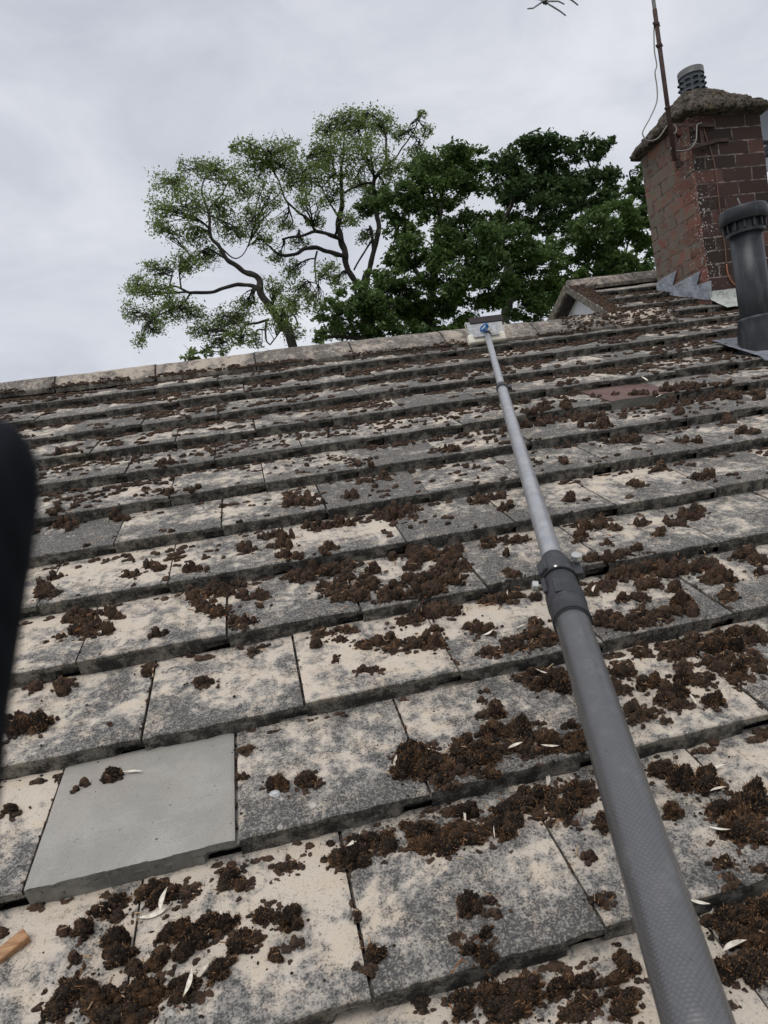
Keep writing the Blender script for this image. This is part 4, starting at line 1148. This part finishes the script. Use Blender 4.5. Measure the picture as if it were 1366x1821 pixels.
for _ in range(900):
    u = r.uniform(-1.2, UG + .05); e_ = r.random()
    if mnoise.noise((u * 4, 7, 3)) < -.1: continue
    v = ridge_v(u) - .006 + abs(r.gauss(0, .012)); ru = r.uniform(.004, .013)
    stuff_add(r.choice(LOW), u, v, .002 + max(0, v - ridge_v(u)) * .45, ru * 1.3, ru * .8, r.uniform(.005, .012), r.uniform(-.4, .4))
for _ in range(260):
    u = UG - .4 + r.uniform(-.25, .42); v = r.uniform(ridge_v(u), apA_v(u)); ru = r.uniform(.004, .014)
    stuff_add(r.choice(LOW), u, v, .004 + .026 * (v - ridge_v(u)) / (apA_v(u) - ridge_v(u)) + .012, ru * 1.3, ru * .8, r.uniform(.005, .014), r.uniform(-.4, .4))
for _ in range(420):
    v = r.uniform(11.6, 15.2) * G; u = ug(v) - .03 + abs(r.gauss(0, .05)); ru = r.uniform(.006, .018)
    stuff_add(r.choice(LOW), u, v, .004, ru * 1.1, ru * .9, r.uniform(.006, .016), r.uniform(-3, 3))
me = tri_mesh('moss_crumbs', stuffV, stuffF, stuffM)
me.materials.append(M_MOSSRED); me.materials.append(M_FIB)
o = bpy.data.objects.new('moss_crumbs', me); COL.objects.link(o)
tag(o, 'fine reddish brown moss crumbs packed along the tile steps and joints', 'moss crumbs', kind='stuff')
# tiny bits: black lichen specks and tan fibres lying about the near clumps
b1, b2_ = MB(), MB()
big = [q for q in items if q[0] > 7]
for _ in range(5200):
    q = r.choice(big); a = r.uniform(0, 6.28); d = abs(r.gauss(.5, .9)) * q[4] + q[4] * .4
    u, v = q[1] + d * math.cos(a), q[2] + d * math.sin(a) * .8
    n = surf_n(v) + .0012; s = r.uniform(.0008, .0028) * (1 if q[7] < 1.3 else 1.4)
    if r.random() < .72:
        c = rw(u, v, n + s * .3)
        vs = [c + AW @ np.array(p) * s * r.uniform(.6, 1.3) for p in ((1, 0, 0), (0, 1, 0), (-1, 0, 0), (0, -1, 0), (0, 0, .9))]
        b1.add(vs, [(0, 1, 4), (1, 2, 4), (2, 3, 4), (3, 0, 4)])
    else:
        a = r.uniform(0, 6.28); L_ = s * r.uniform(2, 5); dx, dy = math.cos(a) * L_, math.sin(a) * L_; wx, wy = -math.sin(a) * s * .35, math.cos(a) * s * .35
        b2_.add([rw(u - dx - wx, v - dy - wy, n), rw(u - dx + wx, v - dy + wy, n + .0008), rw(u + dx + wx, v + dy + wy, n + s * .9), rw(u + dx - wx, v + dy - wy, n + s * .5)], [(0, 1, 2, 3)])
for _ in range(2600):
    u, v = r.uniform(-.8, 3.8), r.uniform(-2, 10.5) * G
    n = surf_n(v) + .001; s = r.uniform(.0008, .003)
    c = rw(u, v, n); vs = [c + AW @ np.array(p) * s * r.uniform(.6, 1.4) for p in ((1.3, 0, 0), (0, 1, 0), (-1.3, 0, 0), (0, -1, 0), (0, 0, .9))]
    b1.add(vs, [(0, 1, 4), (1, 2, 4), (2, 3, 4), (3, 0, 4)])
for _ in range(800):      # straw and orange scraps caught on the clumps
    q = r.choice(big); a = r.uniform(0, 6.28); d = r.random() ** .5 * .8
    u, v = q[1] + d * math.cos(a) * q[4], q[2] + d * math.sin(a) * q[5]
    n = surf_n(v) + q[6] * (1.05 - .8 * d * d); s = r.uniform(.0008, .0017) * (1 if q[7] < 1.3 else 1.4)
    a = r.uniform(0, 6.28); L_ = s * r.uniform(1.5, 4.5); dx, dy = math.cos(a) * L_, math.sin(a) * L_; wx, wy = -math.sin(a) * s * .38, math.cos(a) * s * .38
    z1, z2 = r.uniform(-1, 1) * s, r.uniform(-1, 1) * s
    b2_.add([rw(u - dx - wx, v - dy - wy, n + z1), rw(u - dx + wx, v - dy + wy, n + z2), rw(u + dx + wx, v + dy + wy, n - z1 + s), rw(u + dx - wx, v + dy - wy, n - z2)], [(0, 1, 2, 3)])
tag(b1.build('dark_grit', M_MOSS), 'dark grit specks sprinkled over the tiles', 'grit', kind='stuff')
tag(b2_.build('dry_fibres', M_TAN), 'tan dry fibres strewn among the moss clumps', 'fibres', kind='stuff')

# ------------------------------------------------------------------ dry leaves, chip, pebble
LEAVES = [(294, 1604, 15, 75, 'upright pale leaf sliver in the moss below the grey tile'), (277, 1625, 25, 8, 'curved pale leaf sliver below the grey tile, beside the upright one'), (391, 1630, 15, -40, 'bent pale leaf right of the slivers below the grey tile'),
 (257, 1747, 20, -8, 'flat pale leaf lowest at left among large moss heap'), (335, 1750, 17, 70, 'steep pale leaf in lower left moss heap'), (357, 1738, 18, 40, 'tan slanting leaf above the lower left moss heap'), (280, 1755, 8, 30, 'small pale leaf tip in the lower left moss heap'),
 (671, 1687, 17, -10, 'pale leaf bridging the dark joint at bottom centre'), (629, 1497, 15, 30, 'white forked leaf on the moss right of the grey tile'), (236, 1376, 16, -10, 'pale leaf resting on the grey tile beside its moss clump'),
 (971, 1388, 14, 62, 'upright cream leaf left of the pole among central moss'), (925, 1399, 10, -15, 'small pale leaf flat in central moss left of the pole'), (1022, 1390, 9, -60, 'small upright leaf touching the pole on its left side'),
 (825, 1450, 20, 72, 'long pale stalk standing in the central moss'), (879, 1481, 9, 70, 'short pale leaf below the long stalk'), (1275, 1369, 15, 5, 'pale leaf right of the pole on upper right moss'), (1242, 1606, 15, -25, 'pale leaf tucked at right edge of the pole, lower down'),
 (1260, 1629, 18, 25, 'thin pale twig right of the pole, near bottom'), (1305, 1688, 23, 6, 'large cream leaf on dark moss at lower right'), (898, 1752, 13, -60, 'pale leaf by the big round moss clump at the bottom'), (1277, 1407, 14, 0, 'pale leaf on the right beside a joint'), (1277, 1475, 16, -20, 'pale curled leaf on right moss patch'),
 (770, 1336, 14, -28, 'pale leaf on the moss left of the pole, third course'), (704, 1357, 9, 60, 'curled pale leaf at left end of the moss line'), (917, 1330, 13, 8, 'pale leaf lying flat on middle moss line'), (978, 1328, 13, -15, 'pale leaf near the pole on middle moss line'),
 (867, 1128, 12, 14, 'pale leaf under the oval moss clump left of the clamp'), (1057, 1050, 8, 35, 'tiny white leaf just right of the pole clamp'), (898, 1060, 10, 35, 'thin pale leaf left of the pole clamp'), (1108, 1176, 11, 0, 'pale leaf just right of the pole below the clamp'), (965, 1196, 10, -35, 'thin leaf sliver in flat moss left of the pole'),
 (1231, 1246, 9, 75, 'small pale leaf in the moss far right of the pole'), (926, 1116, 9, 10, 'pale leaf on moss close left of the clamp'), (1172, 706, 10, 15, 'pale straw beside the red brown tile'), (1146, 676, 6, 70, 'white sliver at the corner of the red brown tile')]
def leaf_mesh(seed):
    r = random.Random(seed); V, F = [], []
    n = 9; bend = r.uniform(-.3, .35); curl = r.uniform(.1, .9)
    for i in range(n):
        t = i / (n - 1) * 2 - 1; w = .19 * (1 - abs(t) ** 1.8) + .012
        z = .16 + .28 * curl * t * t; y = bend * (1 - t * t)
        V += [(t, y - w, z + .09), (t, y, z - .02), (t, y + w, z + .08)]
    for i in range(n - 1):
        for j in range(2): a = i * 3 + j; F.append((a, a + 1, a + 4, a + 3))
    m = len(V); V += [(x, y, z - .035) for x, y, z in V]
    F += [tuple(m + q for q in f[::-1]) for f in list(F)]
    me = bpy.data.meshes.new('dry_leaf'); me.from_pydata(V, [], F); me.update(); me.materials.append(M_LEAFDRY)
    me.polygons.foreach_set('use_smooth', [True] * len(F)); return me
LM = [leaf_mesh(i) for i in range(9)]
for i, (x, y, hl, ang, lb) in enumerate(LEAVES):
    u, v, n, t = roofhit(x, y)
    near = min(items, key=lambda q: (q[1] - u) ** 2 + (q[2] - v) ** 2)
    dd = math.hypot(near[1] - u, near[2] - v)
    lift = near[6] * max(0, 1 - (dd / (near[4] * 1.1)) ** 2) if dd < near[4] * 1.1 else 0
    if 'grey tile beside' in lb: lift += .004
    u, v, n2, t = roofhit(x, y, n + lift)
    gz = abs((AW.T @ ray(x, y))[2]) / np.linalg.norm(ray(x, y))
    a = R(ang) ; du, dv = math.cos(a), math.sin(a) / max(gz, .45)
    hlm = 1.2 * hl * t / FPX * math.hypot(du, dv); rot_ = math.atan2(dv, du)
    o = bpy.data.objects.new('dry_leaf', LM[i % 9]); COL.objects.link(o)
    wsc = hlm * pr_.uniform(.55, 1.0) * (1.0 if 'stalk' not in lb and 'twig' not in lb and 'straw' not in lb else .45)
    mm = orot.to_4x4() @ Matrix.Rotation(rot_, 4, 'Z') @ Matrix.Diagonal((hlm, wsc, wsc * .8, 1)); mm.translation = Vector(rw(u, v, n2 + .0015)); o.matrix_world = mm
    tag(o, lb, 'dry leaf', 'pale dry leaves on the roof')
u, v, n, t = roofhit(26, 1690)
b = MB(); c = rw(u, v, n + .008)
axu = AW @ np.array([.80, .60, .02]); axv = AW @ np.array([-.60, .80, .12])
b.box(c, axu, axv, np.cross(axu, axv), .020, .0085, .008, .0015)
tag(b.build('wood_chip', M_CHIP), 'orange brown wood chip lying at the left edge near the bottom', 'wood chip')
import bmesh
bm = bmesh.new(); bmesh.ops.create_icosphere(bm, subdivisions=3, radius=1)
for v_ in bm.verts: v_.co *= 1 + .25 * mnoise.noise(v_.co * 1.3) + .06 * mnoise.noise(v_.co * 5)
me = bpy.data.meshes.new('pebble'); bm.to_mesh(me); bm.free(); me.materials.append(M_PLATE)
u, v, n, t = roofhit(490, 1414); o = bpy.data.objects.new('pebble', me); COL.objects.link(o)
mm = orot.to_4x4() @ Matrix.Diagonal((.0095, .006, .005, 1)); mm.translation = Vector(rw(u, v, n + .003)); o.matrix_world = mm
tag(o, 'small pale pebble beside the moss clump right of the grey tile', 'pebble')

# ------------------------------------------------------------------ trees
def leafmesh(name, centers, size, mat, parent, seed, lw=.5):
    rs = np.random.RandomState(seed); n = len(centers); C = np.array(centers)
    nz = rs.normal(size=(n, 3)); nz[:, 2] = np.abs(nz[:, 2]) * .9 + .35; nz /= np.linalg.norm(nz, axis=1)[:, None]
    a = rs.normal(size=(n, 3)); a -= nz * (a * nz).sum(1)[:, None]; a /= np.linalg.norm(a, axis=1)[:, None]; bb = np.cross(nz, a)
    s = size * rs.uniform(.6, 1.35, n)[:, None]
    v0 = C - a * s; v1 = C + bb * s * lw - a * s * .1; v2 = C + a * s; v3 = C - bb * s * lw + a * s * .1
    v1 += nz * s * .18; v3 += nz * s * .18
    V = np.stack([v0, v1, v2, v3], 1).reshape(-1, 3)
    me = bpy.data.meshes.new(name)
    me.vertices.add(4 * n); me.vertices.foreach_set('co', V.ravel())
    me.loops.add(4 * n); me.loops.foreach_set('vertex_index', np.arange(4 * n, dtype=np.int32))
    me.polygons.add(n); me.polygons.foreach_set('loop_start', np.arange(0, 4 * n, 4, dtype=np.int32)); me.polygons.foreach_set('loop_total', np.full(n, 4, dtype=np.int32))
    me.update(calc_edges=True); me.validate()
    me.materials.append(mat); o = bpy.data.objects.new(name, me); COL.objects.link(o); put(o, parent); return o
def tree(label, D, limbs, clumps, leaf, mat, dens, seed, group, shape, zj=1.2, twigs=10, sub=10, back=0.0):
    thick = .82 if back else .58
    r = random.Random(seed)
    s = D / FPX
    foot = pix(*limbs[0][0][:2], D); foot = np.array([foot[0], foot[1], GZ])
    root = empty('tree', tuple(foot)); tag(root, label, 'tree', group)
    tb = MB(); skel = []
    for li, limb in enumerate(limbs):
        off = 0 if li == 0 else r.uniform(-.9, .9)
        pts = []; m = len(limb)
        for j, q in enumerate(limb):
            pts.append(np.append(pix(q[0], q[1], (D + back) + off * (j / max(1, m - 1))), q[2] * s * thick))
        if li == 0 or (len(limb[0]) > 3):
            p0 = pts[0]; pts.insert(0, np.array([p0[0] + .25 * (p0[0] - pts[1][0]), p0[1], GZ - .2, p0[3] * 1.35]))
        sp = smooth_path(pts, 5)
        sp = [np.append(q[:3] + np.array([mnoise.noise(Vector(q[:3]) * 2.3), mnoise.noise(Vector(q[:3]) * 2.3 + Vector((9, 0, 0))), mnoise.noise(Vector(q[:3]) * 2.6 + Vector((0, 9, 0)))]) * min(.16, .04 + q[3] * .5) * min(1, i_ / 6), max(q[3] * (1 + .25 * mnoise.noise(Vector(q[:3]) * 4)), .012)) for i_, q in enumerate(sp)]
        tb.tube([q[:3] for q in sp], [q[3] for q in sp], 9)
        skel += sp[3:]
    K = np.array([q[:3] for q in skel]); KR = np.array([q[3] for q in skel])
    centers = []
    for (x, y, rx, ry) in clumps:
        dz = r.uniform(-zj, zj); c = pix(x, y, D + dz)
        j = int(np.argmin(((K - c) ** 2).sum(1) + (K[:, 2] > c[2] + .3) * 2.0)); a = K[j]
        mid = (a + c) / 2 + np.array([r.uniform(-.3, .3), r.uniform(-.3, .3), r.uniform(-.1, .35)])
        pth = smooth_path([a, mid, c], 5); r0 = min(KR[j] * .55, .06)
        tb.tube(pth, [max(.012, r0 * (1 - i / len(pth)) + .012) for i in range(len(pth))], 5)
        subs = []
        for q in range(sub):
            for _ in range(30):
                d = np.array([r.uniform(-1, 1), r.uniform(-1, 1), r.uniform(-1, 1)])
                l2 = (d * d).sum()
                if .12 < l2 < 1: break
            pos = c + d[0] * rx * s * M[:, 0] - d[1] * ry * s * M[:, 1] + d[2] * (rx + ry) / 2 * s * M[:, 2]
            subs.append(pos)
        for q, pos in enumerate(subs):
            if q < min(twigs, int(rx * .8)):
                st = pth[r.randrange(2, len(pth))]
                md = (st + pos) / 2 + np.array([r.uniform(-.15, .15), r.uniform(-.15, .15), r.uniform(-.1, .12)])
                e1 = pos + np.array([r.uniform(-.25, .25), r.uniform(-.25, .25), r.uniform(-.2, .25)])
                tb.tube([st, md, pos, e1], [.017, .012, .008, .004], 4)
            rad = (rx + ry) / 2 * s * r.uniform(.20, .40) * shape[0]
            cnt = max(4, int(dens * (rad ** 2) / (leaf ** 2) * r.uniform(.7, 1.3)))
            for _ in range(cnt):
                g = np.array([r.gauss(0, .55), r.gauss(0, .55), r.gauss(0, .55) * shape[1]])
                centers.append(pos + g * rad)
    tb.build('trunk', M_BARK, root, True)
    leafmesh('crown', centers, leaf, mat, root, seed)
    return root, len(centers)
L1 = [[(527, 640, 14), (503, 582, 13.5), (481, 551, 12), (463, 516, 11), (455, 489, 9), (428, 478, 8), (406, 463, 7), (389, 437, 6), (376, 419, 5), (371, 380, 4), (362, 353, 3), (360, 327, 2)],
      [(463, 514, 6), (440, 506, 6), (420, 505, 6), (393, 513, 5.5), (367, 522, 5), (340, 520, 4), (310, 509, 3), (290, 515, 2)],
      [(478, 568, 4), (459, 573, 4), (437, 582, 3.5), (426, 608, 3)], [(474, 570, 4), (472, 599, 3), (480, 615, 2)],
      [(376, 419, 3), (371, 375, 3), (395, 345, 2.5), (410, 318, 1.5)], [(410, 465, 3.5), (385, 450, 3), (367, 443, 2.5), (345, 460, 2)], [(389, 437, 3), (420, 460, 2), (440, 440, 1.5)], [(340, 520, 3), (320, 545, 2.5), (290, 555, 2), (262, 575, 1.5)], [(371, 380, 2.5), (345, 360, 2), (320, 340, 1.5)], [(500, 580, 4), (520, 560, 2.5), (530, 575, 2)]]
C1 = [(300, 325, 32, 20), (345, 300, 32, 20), (395, 310, 36, 22), (285, 372, 24, 22), (330, 362, 38, 26), (385, 368, 38, 26), (430, 340, 28, 24), (300, 408, 30, 18), (350, 418, 32, 20), (415, 410, 34, 22), (330, 465, 32, 18), (285, 480, 30, 14),
      (240, 508, 20, 18), (275, 520, 38, 20), (236, 555, 16, 22), (270, 560, 32, 20), (310, 552, 32, 22), (250, 604, 13, 16), (272, 585, 22, 14), (345, 562, 28, 16), (360, 590, 22, 14), (395, 575, 28, 16), (370, 458, 28, 18), (412, 562, 32, 22),
      (430, 597, 28, 18), (440, 540, 22, 16), (500, 560, 28, 28), (522, 592, 22, 18), (490, 512, 22, 18), (455, 612, 14, 10), (450, 385, 30, 22), (480, 350, 32, 22), (470, 430, 22, 14), (510, 545, 24, 22), (385, 610, 24, 10)]
L2 = [[(655, 640, 17), (652, 590, 16), (648, 503, 13), (657, 480, 9), (663, 459, 8), (672, 415, 8), (670, 380, 7.5), (665, 336, 7), (668, 314, 6), (683, 296, 5), (687, 270, 4), (684, 240, 3), (676, 215, 2)],
      [(648, 520, 9), (634, 503, 9), (619, 476, 9), (617, 454, 10), (608, 428, 9), (602, 397, 8), (608, 366, 7), (606, 336, 6), (608, 300, 5), (612, 260, 3), (615, 225, 2)],
      [(616, 458, 6), (600, 452, 7), (586, 448, 6.5), (564, 441, 6), (542, 443, 6), (525, 452, 5), (499, 452, 4), (481, 441, 3), (468, 425, 2)],
      [(608, 426, 6), (586, 419, 6), (560, 413, 5), (534, 419, 4), (503, 426, 3)], [(562, 413, 4), (547, 388, 4), (525, 371, 3.5), (507, 353, 3), (498, 327, 2.5), (485, 300, 2), (470, 275, 1.5)],
      [(664, 450, 5), (662, 420, 4.5), (657, 402, 4)], [(667, 326, 4), (639, 327, 3.5), (613, 344, 3)], [(667, 316, 4), (652, 287, 3.5), (655, 260, 3), (650, 225, 2)], [(564, 447, 3), (560, 470, 2.5), (561, 490, 2.2), (565, 512, 1.5)], [(683, 296, 3), (705, 280, 2.5), (725, 250, 2), (742, 222, 1.5), (750, 205, 1)], [(604, 390, 3), (580, 350, 2.5), (560, 310, 2), (545, 285, 1.5)], [(608, 330, 3), (590, 290, 2.5), (588, 240, 1.5)], [(660, 430, 3.5), (645, 452, 3), (630, 480, 2.5)]]
C2 = [(440, 265, 26, 16), (480, 270, 32, 20), (515, 262, 22, 14), (510, 300, 42, 24), (460, 303, 28, 24), (540, 322, 40, 22), (560, 280, 28, 18), (590, 230, 26, 20), (620, 212, 28, 16), (655, 208, 28, 16), (680, 228, 32, 20), (640, 242, 38, 22), (590, 265, 38, 20),
      (650, 282, 48, 24), (718, 240, 22, 16), (750, 203, 8, 6), (757, 234, 15, 9), (600, 312, 38, 22), (550, 360, 28, 18), (592, 350, 28, 18), (640, 332, 28, 18), (700, 300, 30, 22), (500, 400, 28, 16), (530, 432, 22, 12), (560, 398, 22, 14), (622, 388, 22, 12),
      (650, 422, 20, 12), (580, 482, 22, 18), (600, 502, 18, 14), (540, 520, 26, 22), (520, 480, 22, 18), (490, 460, 18, 10), (690, 350, 22, 18), (740, 270, 22, 14), (415, 262, 7, 5), (560, 545, 20, 20)]
t1 = tree('tall thin leaved tree with a trunk leaning left above the ridge', 21, L1, C1, .046, M_LOCUST, 1.25, 41, 'trees behind the ridge', (1.55, .75), 1.4, 26, 26)
t2 = tree('open twisted tree with forked trunks, tallest of the row behind the ridge', 23, L2, C2, .050, M_LOCUST, 1.25, 42, 'trees behind the ridge', (1.5, .75), 1.5, 26, 26)
LA = [[(767, 640, 14), (767, 590, 13), (764, 547, 11), (770, 500, 9), (775, 450, 8), (780, 400, 6), (785, 350, 5), (790, 300, 3)], [(768, 560, 6), (800, 520, 5), (840, 490, 4), (880, 460, 3)], [(770, 520, 6), (740, 480, 5), (715, 430, 4), (700, 390, 3)], [(775, 470, 5), (820, 420, 4), (860, 400, 3)], [(715, 430, 3), (690, 380, 3), (665, 360, 2)], [(767, 575, 5), (730, 560, 4), (700, 555, 3), (640, 545, 2.5)]]
CA = [(790, 285, 50, 22), (842, 282, 26, 18), (745, 300, 30, 20), (765, 330, 48, 24), (822, 325, 40, 24), (718, 345, 36, 16), (672, 352, 28, 20), (662, 368, 30, 14), (748, 374, 40, 18), (798, 362, 24, 14), (700, 388, 22, 12), (722, 408, 36, 18), (815, 402, 46, 20), (868, 398, 36, 16),
      (760, 442, 56, 24), (712, 460, 36, 20), (830, 432, 58, 24), (892, 422, 46, 22), (932, 442, 42, 22), (870, 470, 48, 24), (800, 492, 58, 26), (720, 502, 40, 22), (690, 525, 46, 22), (700, 560, 46, 24), (760, 556, 46, 24), (822, 540, 52, 24), (882, 520, 46, 24), (830, 580, 36, 16), (742, 590, 40, 16), (670, 490, 20, 12), (800, 585, 40, 14)]
LA0 = [[(655, 640, 14), (656, 600, 12), (652, 575, 9), (640, 550, 6), (630, 530, 4)], [(654, 585, 5), (680, 560, 4), (700, 545, 3)], [(652, 580, 5), (620, 570, 3), (600, 565, 2)]]
CA0 = [(640, 520, 36, 18), (600, 556, 32, 20), (642, 560, 46, 22), (588, 590, 26, 13), (682, 585, 34, 16), (640, 590, 40, 14), (570, 604, 14, 7), (660, 540, 34, 16)]
LB = [[(905, 640, 13), (900, 560, 12), (905, 480, 11), (930, 430, 9), (955, 390, 7), (975, 340, 5), (985, 290, 4)], [(905, 480, 7), (890, 440, 6), (895, 400, 5), (915, 350, 4)], [(940, 415, 6), (1000, 390, 5), (1040, 350, 4), (1065, 300, 3)], [(905, 540, 6), (930, 520, 5), (980, 510, 4)]]
CB = [(930, 268, 42, 20), (958, 252, 32, 14), (900, 292, 32, 20), (1000, 280, 42, 22), (1050, 268, 32, 18), (1076, 257, 15, 13), (902, 322, 38, 22), (950, 312, 48, 24), (1010, 330, 48, 24), (1060, 320, 36, 24), (1085, 312, 12, 14), (892, 350, 30, 18), (930, 360, 42, 22), (985, 368, 42, 22), (1042, 368, 42, 22), (905, 394, 26, 16), (962, 402, 36, 18), (1074, 350, 26, 16), (1090, 332, 13, 10), (1010, 398, 30, 14)]
LC = [[(1060, 660, 12), (1055, 560, 10), (1060, 500, 8), (1080, 440, 6), (1110, 390, 4), (1130, 340, 3)], [(1058, 520, 5), (1010, 480, 4), (980, 450, 3)], [(1070, 470, 4), (1120, 450, 3), (1145, 430, 2)]]
CC = [(1122, 330, 18, 16), (1140, 305, 10, 14), (1146, 350, 16, 22), (1092, 382, 42, 22), (1132, 390, 32, 26), (1060, 412, 46, 22), (1112, 430, 42, 24), (1152, 440, 18, 26), (1002, 440, 44, 22), (1052, 460, 48, 22), (1112, 472, 46, 18), (962, 470, 42, 20), (1002, 500, 48, 20), (942, 530, 46, 24), (985, 530, 34, 24), (950, 560, 40, 16), (1060, 500, 46, 16), (920, 500, 36, 20), (1140, 480, 20, 14)]
t3 = tree('low dark bushy tree left of the oaks, beneath the twisted tree', 17.5, LA0, CA0, .062, M_OAK, 10, 43, 'trees behind the ridge', (1.25, .6), .8, 4, 16)
t4 = tree('dense dark green tree directly behind the scraper head', 19, LA, CA, .068, M_OAK, 10.5, 44, 'trees behind the ridge', (1.25, .6), 1.2, 4, 16, back=.7)
t5 = tree('tall dark round crowned tree standing right of centre behind the others', 25, LB, CB, .085, M_OAK2, 10.5, 45, 'trees behind the ridge', (1.25, .65), 1.4, 4, 16, back=.7)
t6 = tree('dark leafy tree half hidden by the brick chimney', 21, LC, CC, .075, M_OAK, 10.5, 46, 'trees behind the ridge', (1.25, .6), 1.2, 4, 16, back=.7)
bu = tree('small light green bush top just over the ridge at left', 15, [[(345, 680, 5), (345, 650, 4), (345, 630, 2)]], [(345, 630, 15, 12), (372, 628, 12, 8), (400, 625, 14, 9), (330, 640, 10, 8)], 05e-2, M_LOCUST, 7, 47, None, (1.1, .7), .3, 3, 10)
print('leaves', [t[1] for t in (t1, t2, t3, t4, t5, t6, bu)], 'clumps', len(items), 'stuff verts', stuffN[0])
